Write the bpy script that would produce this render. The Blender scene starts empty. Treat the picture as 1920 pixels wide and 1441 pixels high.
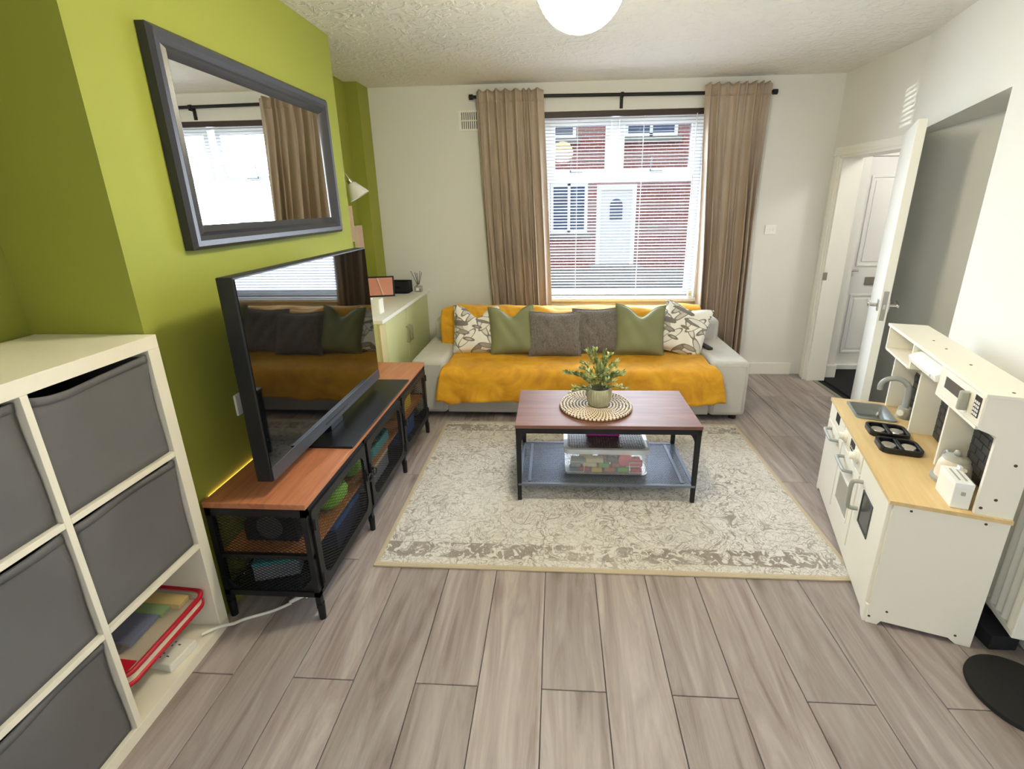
import bpy, bmesh, math, random
from mathutils import Vector, Matrix
random.seed(7)
C = bpy.context.scene.collection
SC = bpy.context.scene
PI = math.pi
R = math.radians

# ------------------------------------------------------------------ camera
FPX, CX, CY = 885.0, 989.5, 653.9
pitch, yaw, roll = R(17.106), R(-3.693), R(-0.885)
fw = Vector((math.sin(yaw)*math.cos(pitch), math.cos(yaw)*math.cos(pitch), -math.sin(pitch)))
rt0 = Vector((math.cos(yaw), -math.sin(yaw), 0)); up0 = rt0.cross(fw)
rt = math.cos(roll)*rt0 + math.sin(roll)*up0
upv = -math.sin(roll)*rt0 + math.cos(roll)*up0
cam = bpy.data.cameras.new('camera'); camo = bpy.data.objects.new('camera', cam); C.objects.link(camo)
m = Matrix((rt, upv, -fw)).transposed().to_4x4(); m.translation = Vector((0, 0, 1.48)); camo.matrix_world = m
cam.sensor_fit = 'HORIZONTAL'; cam.sensor_width = 36; cam.lens = FPX/1920*36
cam.shift_x = -(CX-960)/1920; cam.shift_y = (CY-720.5)/1920
cam.clip_start = 0.02
SC.camera = camo

# ------------------------------------------------------------------ world, sun, exposure
SKY = 0.9
w = bpy.data.worlds.new('sky'); SC.world = w; w.use_nodes = True
bg = w.node_tree.nodes['Background']
bg.inputs[0].default_value = (0.90, 0.955, 1.0, 1); bg.inputs[1].default_value = SKY
sun = bpy.data.lights.new('sun', 'SUN'); sun.energy = 0.45; sun.angle = R(1.0); sun.color = (1, .94, .84)
so = bpy.data.objects.new('sun', sun); C.objects.link(so)
so.rotation_euler = (R(52), 0, R(-28))          # from behind our house onto the houses across the street
def daylight(name, loc, rot, sx, sy, power, col):
    l = bpy.data.lights.new(name, 'AREA'); l.shape = 'RECTANGLE'; l.size = sx; l.size_y = sy; l.energy = power; l.color = col
    o = bpy.data.objects.new(name, l); C.objects.link(o); o.location = loc; o.rotation_euler = rot
daylight('window_daylight', (0.525, 4.188, 1.43), (R(-90), 0, 0), 1.16, 1.36, 57, (.78, .88, 1))   # daylight entering at the front window
daylight('side_fill', (-1.70, -1.2, 1.05), (0, R(-90), 0), 1.5, 1.3, 20, (.84, .92, 1))   # fill lamp added in a made-up opening behind the camera
daylight('rear_fill', (1.15, -2.36, 1.1), (R(90), 0, 0), 1.1, 1.7, 6, (.84, .92, 1))   # unseen fill lamp added at the back of the room
gl = bpy.data.lights.new('sun_glint', 'SPOT'); gl.energy = 1500; gl.spot_size = R(1.9); gl.spot_blend = .35; gl.shadow_soft_size = .02; gl.color = (1, .97, .9)
go = bpy.data.objects.new('sun_glint', gl); C.objects.link(go); go.location = (-6.63, 8.65, 1.0)      # sun glancing off a parked windscreen
go.rotation_euler = (Vector((2.13, 3.35, 1.97))-go.location).to_track_quat('-Z', 'Y').to_euler()
vs = SC.view_settings
SC.display_settings.display_device = 'sRGB'
vs.view_transform = 'Standard'; vs.look = 'None'; vs.gamma = 1; vs.use_curve_mapping = False
vs.exposure = 0.74
cy = SC.cycles
cy.max_bounces = 9; cy.diffuse_bounces = 5; cy.glossy_bounces = 4; cy.transmission_bounces = 6; cy.transparent_max_bounces = 16
cy.caustics_reflective = False; cy.caustics_refractive = False; cy.sample_clamp_indirect = 8; cy.use_denoising = True

LANTERN = 80.0      # glow of the lit paper lantern
# ------------------------------------------------------------------ materials
def lin(c):
    if isinstance(c, str): c = tuple(int(c[i:i+2], 16) for i in (0, 2, 4))
    return tuple(((v/255)/12.92 if v/255 <= .04045 else ((v/255+.055)/1.055)**2.4) for v in c) + (1,)
MATS = {}
class NT:
    def __init__(s, name):
        s.m = bpy.data.materials.new(name); s.m.use_nodes = True; s.t = s.m.node_tree
        s.b = s.t.nodes['Principled BSDF']; MATS[name] = s.m
    def n(s, t, **k):
        x = s.t.nodes.new(t)
        for a, v in k.items(): setattr(x, a, v)
        return x
    def l(s, a, b): s.t.links.new(a, b)
    def coords(s, scale=(1, 1, 1), out='Object', rnd=False):
        tc = s.n('ShaderNodeTexCoord'); mp = s.n('ShaderNodeMapping'); mp.inputs['Scale'].default_value = scale
        s.l(tc.outputs[out], mp.inputs['Vector'])
        if rnd:
            oi = s.n('ShaderNodeObjectInfo'); mu = s.n('ShaderNodeMath', operation='MULTIPLY'); mu.inputs[1].default_value = 37.0
            s.l(oi.outputs['Random'], mu.inputs[0]); cb = s.n('ShaderNodeCombineXYZ')
            for i in range(3): s.l(mu.outputs[0], cb.inputs[i])
            s.l(cb.outputs[0], mp.inputs['Location'])
        return mp.outputs[0]
    def noise(s, vec, scale, detail=4, rough=.55, dist=0):
        x = s.n('ShaderNodeTexNoise'); x.inputs['Scale'].default_value = scale; x.inputs['Detail'].default_value = detail
        x.inputs['Roughness'].default_value = rough; x.inputs['Distortion'].default_value = dist; s.l(vec, x.inputs['Vector']); return x.outputs[0]
    def ramp(s, fac, stops):
        x = s.n('ShaderNodeValToRGB'); e = x.color_ramp.elements
        while len(e) < len(stops): e.new(.5)
        for q, (p, c) in zip(e, stops): q.position = p; q.color = c
        s.l(fac, x.inputs[0]); return x.outputs[0]
    def math(s, op, a, b=None, c=None):
        x = s.n('ShaderNodeMath', operation=op)
        for i, v in enumerate((a, b, c)):
            if v is None: continue
            if isinstance(v, (int, float)): x.inputs[i].default_value = v
            else: s.l(v, x.inputs[i])
        return x.outputs[0]
    def mix(s, fac, a, b, mode='MIX'):
        x = s.n('ShaderNodeMix', data_type='RGBA', blend_type=mode)
        for i, v in ((0, fac), (6, a), (7, b)):
            if isinstance(v, (int, float)): x.inputs[i].default_value = v
            elif isinstance(v, tuple): x.inputs[i].default_value = v
            else: s.l(v, x.inputs[i])
        return x.outputs[2]
    def bump(s, h, strength, dist=.01):
        x = s.n('ShaderNodeBump'); x.inputs['Strength'].default_value = strength; x.inputs['Distance'].default_value = dist
        s.l(h, x.inputs['Height']); s.l(x.outputs[0], s.b.inputs['Normal'])
    def fin(s, col=None, rough=.5, metal=0, ior=None, **k):
        if col is not None:
            if isinstance(col, tuple): s.b.inputs['Base Color'].default_value = col
            else: s.l(col, s.b.inputs['Base Color'])
        if isinstance(rough, (int, float)): s.b.inputs['Roughness'].default_value = rough
        else: s.l(rough, s.b.inputs['Roughness'])
        s.b.inputs['Metallic'].default_value = metal
        if ior: s.b.inputs['IOR'].default_value = ior
        for a, v in k.items(): s.b.inputs[a.replace('_', ' ')].default_value = v
        return s.m
def plain(name, c, rough=.5, metal=0, c2=None, vs=6, bump=0, bs=300, scale=(1, 1, 1), ior=None, rnd=False, bdist=.002, **k):
    t = NT(name); col = lin(c); v = None
    if c2 or bump: v = t.coords(scale, rnd=rnd)
    if c2: col = t.mix(t.noise(v, vs), lin(c), lin(c2))
    if bump: t.bump(t.noise(v, bs, 3), bump, bdist)
    return t.fin(col, rough, metal, ior, **k)
def wood(name, a, b, c, axis='y', scale=1.0, rough=.45, rnd=False, bump=.08, ior=None):
    t = NT(name); st = {'x': (1.2, 16, 16), 'y': (16, 1.2, 16), 'z': (16, 16, 1.2)}[axis]
    v = t.coords(tuple(q*scale for q in st), rnd=rnd)
    g = t.noise(v, 1.4, 6, .65, .8); g2 = t.noise(v, 6, 4, .7)
    col = t.ramp(g, [(.25, lin(a)), (.5, lin(b)), (.75, lin(c))])
    col = t.mix(t.math('MULTIPLY', g2, .35), col, lin(a))
    t.bump(g2, bump, .002); return t.fin(col, rough, 0, ior)

plain('wall_white', 'E5E4DF', .85, bump=.12, bs=90, bdist=.003)
plain('wall_green', '93983A', .75, bump=.10, bs=120, bdist=.002)
plain('gloss_white', 'F1EFE8', .38, bump=.03, bs=20)
plain('pvc_white', 'F3F3F1', .3)
plain('white_lam', 'EEE9DA', .45, c2='E6E0CE', vs=3)
plain('kit_white', 'F0EBDD', .42)
plain('black_metal', '17181B', .45, .3, bump=.05, bs=200)
plain('black_plastic', '101113', .4)
plain('black_soft', '121316', .85)
plain('chrome', 'C9C7C0', .22, 1)
plain('brushed', 'A9A69C', .35, 1)
plain('grey_plastic', '9FA3A3', .35)
plain('dark_grey', '45474A', .5)
plain('screen_dark', '2B2F36', .18)
plain('bin_grey', '6B6A6A', .9, c2='5C5B5D', vs=4, bump=.3, bs=700)
plain('sofa_grey', 'CBC8C2', .9, c2='BAB7B1', vs=14, bump=.35, bs=600)
plain('curtain', 'B9A999', .8, c2='AC9B8A', vs=5, bump=.2, bs=800)
plain('cush_green', '82845F', .7, c2='717350', vs=5, bump=.25, bs=700)
plain('cup_green', 'CBD09A', .5)
plain('mirror_glass', 'F2F4F3', .0, 1)
plain('mirror_frame', '35353B', .35, .1, bump=.05, bs=60)
plain('tv_screen', '060708', .035, ior=1.75)
plain('purple', 'A81E88', .6)
plain('red', 'B3122A', .35)
plain('cream_card', 'E6D8BE', .7)
plain('pink_card', 'E7C9C0', .6)
plain('salmon', 'E29A88', .5)
plain('pot', '9C9A7C', .7, c2='B8B498', vs=30, bump=.2, bs=150)
plain('cable_white', 'E8E6DF', .4)
plain('mat_black', '1B1B1C', .95, bump=.6, bs=500, bdist=.006)
plain('fan_black', '0C0C0D', .8, bump=.15, bs=500)
plain('hob_silver', 'D5D2C8', .25, .8)
plain('radiator', 'E9E6DC', .4)
plain('lime', '8FD03A', .5); plain('teal', '3A9AA0', .5); plain('orange', 'E07A32', .5); plain('yellow', 'E9C53A', .5)
plain('blue', '2F5FA8', .5); plain('navy', '24304F', .6); plain('hot_pink', 'E0457E', .5); plain('toy_green', '6DB04A', .5)
plain('toy_red', 'C23A34', .5); plain('toy_cream', 'EBDDB0', .55); plain('toy_grey', '8A8F98', .5)
plain('rail_brown', '3A2A22', .5)
plain('road', '565A60', .9, c2='62666C', vs=2); plain('pavement', '8E8B86', .9, c2='7C7A77', vs=3)
plain('roof_slate', '4A4C52', .8, c2='3C3E44', vs=5)
plain('house_door', 'DDE2EA', .5); plain('house_glass', '3D4F70', .15)
plain('kettle_cream', 'E6DDCB', .35)
plain('kit_grey', 'A8A89E', .5); plain('screw', '4B3A28', .6)
plain('led', 'FFE9A0', .5, Emission_Color=lin('FFE27A'), Emission_Strength=4.5)
wood('wood_bench', '8A5136', 'B5734F', 'C68A63', 'y', 1.0, .42, ior=1.6)
wood('wood_table', '5A3A30', '765044', '886152', 'x', 1.0, .52, ior=1.5)
wood('wood_birch', 'CDAE78', 'DBBF8B', 'E6CE9F', 'y', 1.0, .45)
wood('wood_shelf', 'B5713A', 'CB854A', 'D9965A', 'y', 1.0, .5)

def mk_plank():
    t = NT('plank'); v = t.coords((9, .9, 9), rnd=True); v2 = t.coords((3, 1, 3), rnd=True)
    g = t.noise(v, 1.6, 7, .62, 1.2); f = t.noise(v, 9, 5, .7)
    col = t.ramp(g, [(.28, lin('6B5F5D')), (.42, lin('918583')), (.56, lin('A49A98')), (.74, lin('BAB1AE'))])
    col = t.mix(t.math('MULTIPLY', f, .45), col, lin('7F726B'))
    kn = t.n('ShaderNodeTexVoronoi'); kn.inputs['Scale'].default_value = 1.7; t.l(v2, kn.inputs['Vector'])
    k = t.ramp(kn.outputs['Distance'], [(.03, (1, 1, 1, 1)), (.16, (0, 0, 0, 1))])
    col = t.mix(t.math('MULTIPLY', k, .6), col, lin('5F5049'))
    oi = t.n('ShaderNodeObjectInfo'); hs = t.n('ShaderNodeHueSaturation')
    t.l(t.math('MULTIPLY_ADD', oi.outputs['Random'], .22, .9), hs.inputs['Value']); t.l(col, hs.inputs['Color'])
    t.bump(f, .12, .003); t.fin(hs.outputs[0], t.math('MULTIPLY_ADD', f, .2, .34), 0)
mk_plank()
def mk_ceiling():
    t = NT('artex'); v = t.coords()
    a = t.noise(v, 11, 3, .6, 1.6); b = t.noise(v, 3.2, 2)
    vo = t.n('ShaderNodeTexVoronoi', feature='SMOOTH_F1'); vo.inputs['Scale'].default_value = 26; t.l(v, vo.inputs['Vector'])
    h = t.math('ADD', t.math('MULTIPLY', t.ramp(a, [(.46, (0, 0, 0, 1)), (.6, (1, 1, 1, 1))]), vo.outputs['Distance']), t.math('MULTIPLY', b, .15))
    t.bump(h, .4, .03); t.fin(lin('ECEAE2'), .9)
mk_ceiling()
def mk_rug():
    t = NT('rug'); v = t.coords(); tc = t.n('ShaderNodeTexCoord')
    sx = t.n('ShaderNodeSeparateXYZ'); t.l(tc.outputs['Object'], sx.inputs[0])
    ax = t.math('SUBTRACT', 1.0, t.math('ABSOLUTE', sx.outputs[0])); ay = t.math('SUBTRACT', .70, t.math('ABSOLUTE', sx.outputs[1]))
    e = t.math('MINIMUM', ax, ay)
    wv = t.noise(v, 8.5, 2, .5, 2.6); w2 = t.noise(v, 20, 2, .5, 2.2)
    vo = t.n('ShaderNodeTexVoronoi', feature='DISTANCE_TO_EDGE'); vo.inputs['Scale'].default_value = 15
    vv = t.n('ShaderNodeVectorMath', operation='ADD'); nz = t.n('ShaderNodeTexNoise'); nz.inputs['Scale'].default_value = 7; t.l(v, nz.inputs['Vector'])
    sc = t.n('ShaderNodeVectorMath', operation='SCALE'); sc.inputs['Scale'].default_value = .12; t.l(nz.outputs['Color'], sc.inputs[0])
    t.l(v, vv.inputs[0]); t.l(sc.outputs[0], vv.inputs[1]); t.l(vv.outputs[0], vo.inputs['Vector'])
    line = t.ramp(vo.outputs['Distance'], [(.02, (.9, .9, .9, 1)), (.065, (0, 0, 0, 1))])
    line2 = t.ramp(wv, [(.455, (0, 0, 0, 1)), (.475, (.9, .9, .9, 1)), (.50, (.9, .9, .9, 1)), (.52, (0, 0, 0, 1))])
    line3 = t.ramp(w2, [(.46, (0, 0, 0, 1)), (.5, (1, 1, 1, 1)), (.54, (0, 0, 0, 1))])
    fade = t.ramp(t.noise(v, 2.2, 3), [(.35, (.55, .55, .55, 1)), (.62, (1, 1, 1, 1))])
    pat = t.math('MULTIPLY', t.math('MAXIMUM', t.math('MAXIMUM', t.math('MULTIPLY', line, .35), line2), t.math('MULTIPLY', line3, .8)), fade)
    base = t.mix(t.noise(v, 4, 4), lin('DEDBD6'), lin('CDC9C2'))
    col = t.mix(t.math('MULTIPLY', pat, .85), base, lin('6F6152'))
    # border: dark figured band with medallions between two narrow pale stripes
    band = t.ramp(ay, [(.050, (0, 0, 0, 1)), (.055, (1, 1, 1, 1)), (.145, (1, 1, 1, 1)), (.15, (0, 0, 0, 1))])
    vb = t.n('ShaderNodeTexVoronoi'); vb.inputs['Scale'].default_value = 13; t.l(vv.outputs[0], vb.inputs['Vector'])
    med = t.ramp(vb.outputs['Distance'], [(.26, (0, 0, 0, 1)), (.31, (1, 1, 1, 1)), (.36, (.1, .1, .1, 1)), (.46, (1, 1, 1, 1))])
    bcol = t.mix(t.math('MULTIPLY', t.math('MAXIMUM', t.math('MULTIPLY', med, t.ramp(w2, [(.40, (0, 0, 0, 1)), (.47, (1, 1, 1, 1))])), line3), .85), base, lin('6C5C4C'))
    col = t.mix(t.math('MULTIPLY', band, fade), col, bcol)
    rim = t.ramp(e, [(.012, (1, 1, 1, 1)), (.018, (0, 0, 0, 1))])
    col = t.mix(rim, col, lin('BFB094'))
    t.bump(t.math('ADD', t.noise(v, 420, 2), t.math('MULTIPLY', pat, .8)), .5, .004); t.fin(col, .95, Sheen_Weight=.2)
mk_rug()
def mk_velvet():
    t = NT('mustard'); v = t.coords()
    g = t.noise(v, 5, 4, .6, 1.2)
    col = t.ramp(g, [(.3, lin('B97F0E')), (.55, lin('D49A14')), (.8, lin('E4AE2C'))])
    t.bump(t.noise(v, 400, 2), .25, .002); t.fin(col, .7, Sheen_Weight=.6, Sheen_Roughness=.4)
    t.b.inputs['Sheen Tint'].default_value = lin('FFD070')
mk_velvet()
def mk_fur():
    t = NT('fur_grey'); v = t.coords((1, 1, .55)); g = t.noise(v, 60, 4, .7, 1.5); g2 = t.noise(v, 14, 3)
    col = t.ramp(g, [(.3, lin('57504A')), (.5, lin('7A726B')), (.72, lin('989089'))])
    col = t.mix(t.math('MULTIPLY', g2, .4), col, lin('5E5650')); t.bump(g, .9, .012); t.fin(col, .95, Sheen_Weight=.3)
mk_fur()
def mk_leafprint():
    t = NT('leaf_print'); col = t.mix(0.0, lin('E9E6DE'), lin('E9E6DE'))
    for k, (rot, sc_, c1, c2) in enumerate(((35, 15, 'B9B2A6', 'CFC9BE'), (-42, 17, '8C857A', 'A39B8E'), (80, 19, '77716A', 'B5AEA2'))):
        tc = t.n('ShaderNodeTexCoord'); m1 = t.n('ShaderNodeMapping'); m1.inputs['Rotation'].default_value = (0, R(rot), 0); t.l(tc.outputs['Object'], m1.inputs[0])
        m2 = t.n('ShaderNodeMapping'); m2.inputs['Scale'].default_value = (1, .2, .28); m2.inputs['Location'].default_value = (k*1.7, k*.9, k*.43); t.l(m1.outputs[0], m2.inputs[0])
        vo = t.n('ShaderNodeTexVoronoi'); vo.inputs['Scale'].default_value = sc_; t.l(m2.outputs[0], vo.inputs['Vector'])
        sp = t.n('ShaderNodeSeparateColor'); t.l(vo.outputs['Color'], sp.inputs[0])
        body = t.ramp(vo.outputs['Distance'], [(.45, (1, 1, 1, 1)), (.48, (0, 0, 0, 1))]); edge = t.ramp(vo.outputs['Distance'], [(.40, (0, 0, 0, 1)), (.43, (1, 1, 1, 1)), (.46, (1, 1, 1, 1)), (.49, (0, 0, 0, 1))])
        on = t.math('GREATER_THAN', sp.outputs[0], .22 if k else .08)
        fill = t.ramp(sp.outputs[1], [(.4, lin('E4E0D6')), (.55, lin(c2)), (.8, lin(c1))])
        col = t.mix(t.math('MULTIPLY', body, on), col, fill); col = t.mix(t.math('MULTIPLY', edge, on), col, lin('746D64'))
    t.fin(col, .85)
mk_leafprint()
def mk_brick():
    t = NT('brick'); tc = t.n('ShaderNodeTexCoord'); mp = t.n('ShaderNodeMapping'); mp.inputs['Rotation'].default_value = (R(90), 0, 0); t.l(tc.outputs['Object'], mp.inputs[0])
    br = t.n('ShaderNodeTexBrick'); br.inputs['Scale'].default_value = 1; br.inputs['Brick Width'].default_value = .23; br.inputs['Row Height'].default_value = .075; br.inputs['Mortar Size'].default_value = .008
    br.inputs['Color1'].default_value = lin('8A4A48'); br.inputs['Color2'].default_value = lin('A05C55'); br.inputs['Mortar'].default_value = lin('A39A98')
    t.l(mp.outputs[0], br.inputs['Vector']); t.fin(br.outputs[0], .9)
mk_brick()
def mk_glass():
    t = NT('pane_glass'); t.t.nodes.remove(t.b); o = t.t.nodes['Material Output']
    tr = t.n('ShaderNodeBsdfTransparent'); gl = t.n('ShaderNodeBsdfGlossy'); gl.inputs['Roughness'].default_value = 0; mx = t.n('ShaderNodeMixShader'); mx.inputs[0].default_value = .025
    tr.inputs[0].default_value = (.96, .98, .98, 1)
    t.l(tr.outputs[0], mx.inputs[1]); t.l(gl.outputs[0], mx.inputs[2]); t.l(mx.outputs[0], o.inputs[0])
mk_glass()
def mk_clear(name, col, milky, gloss=.08, rough=.1):
    t = NT(name); t.t.nodes.remove(t.b); o = t.t.nodes['Material Output']
    tr = t.n('ShaderNodeBsdfTransparent'); gl = t.n('ShaderNodeBsdfGlossy'); gl.inputs['Roughness'].default_value = rough; df = t.n('ShaderNodeBsdfDiffuse'); df.inputs[0].default_value = col
    a = t.n('ShaderNodeMixShader'); a.inputs[0].default_value = milky; b = t.n('ShaderNodeMixShader'); b.inputs[0].default_value = gloss
    t.l(tr.outputs[0], a.inputs[1]); t.l(df.outputs[0], a.inputs[2]); t.l(a.outputs[0], b.inputs[1]); t.l(gl.outputs[0], b.inputs[2]); t.l(b.outputs[0], o.inputs[0])
mk_clear('clear_plastic', (.9, .9, .88, 1), .16); mk_clear('milky_plastic', (.9, .9, .87, 1), .5); mk_clear('diffuser_glass', (.5, .5, .48, 1), .3, .15, .02)
mk_clear('clear_vinyl', (.85, .78, .68, 1), .10, .10, .12)
def mk_paper():
    t = NT('lantern_paper'); tc = t.n('ShaderNodeTexCoord'); sp = t.n('ShaderNodeSeparateXYZ'); t.l(tc.outputs['Object'], sp.inputs[0])
    d = t.math('ABSOLUTE', t.math('ADD', sp.outputs[2], .10))                       # distance from the height of the bulb
    k = t.ramp(t.math('MULTIPLY', d, 6.0), [(.0, (1, .94, .80, 1)), (.40, (1, .90, .62, 1)), (.8, (1, .88, .48, 1))])
    g = t.math('MULTIPLY_ADD', t.math('POWER', t.math('MAXIMUM', t.math('SUBTRACT', 1.0, t.math('MULTIPLY', d, 8.0)), 0), 1.5), LANTERN, 17.0)
    t.l(k, t.b.inputs['Emission Color']); t.l(g, t.b.inputs['Emission Strength']); t.fin(lin('E8DFC0'), .8)
mk_paper()
def mk_slat():
    t = NT('slat_backlit_grey'); t.t.nodes.remove(t.b); o = t.t.nodes['Material Output']
    df = t.n('ShaderNodeBsdfDiffuse'); df.inputs[0].default_value = lin('9C9FA6'); gl = t.n('ShaderNodeBsdfGlossy'); gl.inputs['Roughness'].default_value = .35  # grey base colour carries the backlit shade of white slats
    mx = t.n('ShaderNodeMixShader'); mx.inputs[0].default_value = .06; t.l(df.outputs[0], mx.inputs[1]); t.l(gl.outputs[0], mx.inputs[2]); t.l(mx.outputs[0], o.inputs[0])
mk_slat()
def mk_leaf():
    t = NT('leaf'); v = t.coords(); g = t.noise(v, 28, 2)
    col = t.ramp(g, [(.32, lin('6A7546')), (.46, lin('949F60')), (.58, lin('C2C88A')), (.72, lin('B5C2B4'))])
    t.fin(col, .5)
mk_leaf()
def mk_weave():
    t = NT('weave'); tc = t.n('ShaderNodeTexCoord'); sp = t.n('ShaderNodeSeparateXYZ'); t.l(tc.outputs['Object'], sp.inputs[0])
    an = t.math('ARCTAN2', sp.outputs[1], sp.outputs[0]); r = t.math('SQRT', t.math('ADD', t.math('POWER', sp.outputs[0], 2), t.math('POWER', sp.outputs[1], 2)))
    ph = t.math('ADD', t.math('MULTIPLY', an, 58), t.math('MULTIPLY', t.math('FLOOR', t.math('DIVIDE', t.math('ADD', r, .0052), .0173)), 2.7))
    s = t.math('SINE', ph)
    f = t.ramp(t.math('MULTIPLY_ADD', s, .5, .5), [(.22, (0, 0, 0, 1)), (.42, (1, 1, 1, 1))])
    t.fin(t.mix(f, lin('6A4426'), lin('DCCFB8')), .6)
mk_weave()

# ------------------------------------------------------------------ mesh builder
class B:
    def __init__(s): s.v = []; s.f = []
    def add(s, vs, fs):
        o = len(s.v); s.v += [tuple(p) for p in vs]; s.f += [tuple(i+o for i in f) for f in fs]; return s
    def hex8(s, p): return s.add(p, [(0, 3, 2, 1), (4, 5, 6, 7), (0, 1, 5, 4), (1, 2, 6, 5), (2, 3, 7, 6), (3, 0, 4, 7)])
    def box(s, x0, y0, z0, x1, y1, z1):
        x0, x1 = min(x0, x1), max(x0, x1); y0, y1 = min(y0, y1), max(y0, y1); z0, z1 = min(z0, z1), max(z0, z1)
        return s.hex8([(x0, y0, z0), (x1, y0, z0), (x1, y1, z0), (x0, y1, z0), (x0, y0, z1), (x1, y0, z1), (x1, y1, z1), (x0, y1, z1)])
    def prism(s, pts, a, b, axis='z'):
        n = len(pts)
        ar = sum(pts[i][0]*pts[(i+1) % n][1]-pts[(i+1) % n][0]*pts[i][1] for i in range(n))
        mp = {'z': lambda u, v, w: (u, v, w), 'y': lambda u, v, w: (u, w, v), 'x': lambda u, v, w: (w, u, v)}[axis]
        if (ar < 0) != (axis == 'y'): pts = pts[::-1]
        vs = [mp(u, v, a) for u, v in pts]+[mp(u, v, b) for u, v in pts]
        fs = [tuple(range(n-1, -1, -1)), tuple(range(n, 2*n))]+[(i, (i+1) % n, n+(i+1) % n, n+i) for i in range(n)]
        return s.add(vs, fs)
    def cyl(s, p0, p1, r0, r1=None, n=16, cap=True):
        r1 = r0 if r1 is None else r1; p0 = Vector(p0); p1 = Vector(p1); d = (p1-p0).normalized()
        u = d.orthogonal().normalized(); w_ = d.cross(u)
        vs = [p0+r0*(math.cos(2*PI*i/n)*u+math.sin(2*PI*i/n)*w_) for i in range(n)]+[p1+r1*(math.cos(2*PI*i/n)*u+math.sin(2*PI*i/n)*w_) for i in range(n)]
        fs = [(i, (i+1) % n, n+(i+1) % n, n+i) for i in range(n)]
        if cap: fs += [tuple(range(n-1, -1, -1)), tuple(range(n, 2*n))]
        return s.add(vs, fs)
    def tube(s, path, r, n=8, closed=False):
        P = [Vector(p) for p in path]; N = len(P); rs = r if isinstance(r, (list, tuple)) else [r]*N
        T = []
        for i in range(N):
            a = P[(i-1) % N] if (closed or i > 0) else P[i]; b = P[(i+1) % N] if (closed or i < N-1) else P[i]
            T.append((b-a).normalized())
        u = T[0].orthogonal().normalized(); vs = []
        for i in range(N):
            u = (u-T[i]*u.dot(T[i])).normalized(); w_ = T[i].cross(u)
            vs += [P[i]+rs[i]*(math.cos(2*PI*k/n)*u+math.sin(2*PI*k/n)*w_) for k in range(n)]
        fs = []
        for i in range(N if closed else N-1):
            j = (i+1) % N
            fs += [(i*n+k, i*n+(k+1) % n, j*n+(k+1) % n, j*n+k) for k in range(n)]
        if not closed: fs += [tuple(range(n-1, -1, -1)), tuple((N-1)*n+k for k in range(n))]
        return s.add(vs, fs)
    def lathe(s, prof, n=32, c=(0, 0, 0), mod=None):
        vs = []; N = len(prof)
        for i, (r, z) in enumerate(prof):
            for k in range(n):
                a = 2*PI*k/n; q = r*(mod(a, i, z) if mod else 1)
                vs.append((c[0]+q*math.cos(a), c[1]+q*math.sin(a), c[2]+z))
        fs = [(i*n+k, i*n+(k+1) % n, (i+1)*n+(k+1) % n, (i+1)*n+k) for i in range(N-1) for k in range(n)]
        if prof[0][0] > 1e-6: fs.append(tuple(range(n-1, -1, -1)))
        if prof[-1][0] > 1e-6: fs.append(tuple((N-1)*n+k for k in range(n)))
        return s.add(vs, fs)
    def grid(s, fn, nu, nv, flip=False):
        vs = [fn(i/nu, j/nv) for j in range(nv+1) for i in range(nu+1)]; W_ = nu+1
        fs = [((j*W_+i), (j*W_+i+1), ((j+1)*W_+i+1), ((j+1)*W_+i)) for j in range(nv) for i in range(nu)]
        if flip: fs = [f[::-1] for f in fs]
        return s.add(vs, fs)
    def bar(s, p0, p1, nrm, wd, th):
        p0 = Vector(p0); p1 = Vector(p1); d = (p1-p0).normalized(); n_ = Vector(nrm).normalized(); t = d.cross(n_).normalized()*wd/2; n_ = n_*th/2
        return s.hex8([p0-t-n_, p0+t-n_, p0+t+n_, p0-t+n_, p1-t-n_, p1+t-n_, p1+t+n_, p1-t+n_])
    def lattice(s, o, u, v, w_, h_, cw, ch, wd, th, poly=None):
        """diamond mesh of crossing strips on the rectangle o + a*u + b*v"""
        o = Vector(o); u = Vector(u); v = Vector(v); nrm = u.cross(v)
        for sg in (1, -1):
            k = ch/cw*sg; step = ch
            c = -abs(k)*w_ - h_
            while c < h_+abs(k)*w_:
                # line b = k*a + c
                ts = []
                lo, hi = 0.0, w_
                if abs(k) > 1e-6:
                    a0, a1 = (0-c)/k, (h_-c)/k
                    lo = max(lo, min(a0, a1)); hi = min(hi, max(a0, a1))
                if hi-lo > 1e-3:
                    s.bar(o+u*lo+v*(k*lo+c), o+u*hi+v*(k*hi+c), nrm, wd, th)
                c += step
        return s
    def build(s, name, mat, parent=None, smooth=None, bevel=0, bseg=2, sub=0, solid=0, kind=None, loc=None):
        me = bpy.data.meshes.new(name); me.from_pydata(s.v, [], s.f); me.update()
        if smooth: me.shade_smooth(); me.set_sharp_from_angle(angle=R(smooth))
        if isinstance(mat, str): mat = MATS[mat]
        me.materials.append(mat)
        o = bpy.data.objects.new(name, me); C.objects.link(o)
        if parent: o.parent = parent
        if loc: o.location = loc
        if solid: md = o.modifiers.new('solid', 'SOLIDIFY'); md.thickness = solid; md.offset = 0
        if bevel: md = o.modifiers.new('bevel', 'BEVEL'); md.width = bevel; md.segments = bseg; md.limit_method = 'ANGLE'; md.angle_limit = R(40); md.harden_normals = False
        if bevel and bseg > 2: me.shade_smooth(); me.set_sharp_from_angle(angle=R(60))
        if sub: md = o.modifiers.new('sub', 'SUBSURF'); md.levels = sub; md.render_levels = sub
        if kind: o['kind'] = kind
        return o
def bx(*a): return B().box(*a)
def tag(o, label, cat, group=None):
    o['label'] = label; o['category'] = cat
    if group: o['group'] = group
    return o
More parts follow.
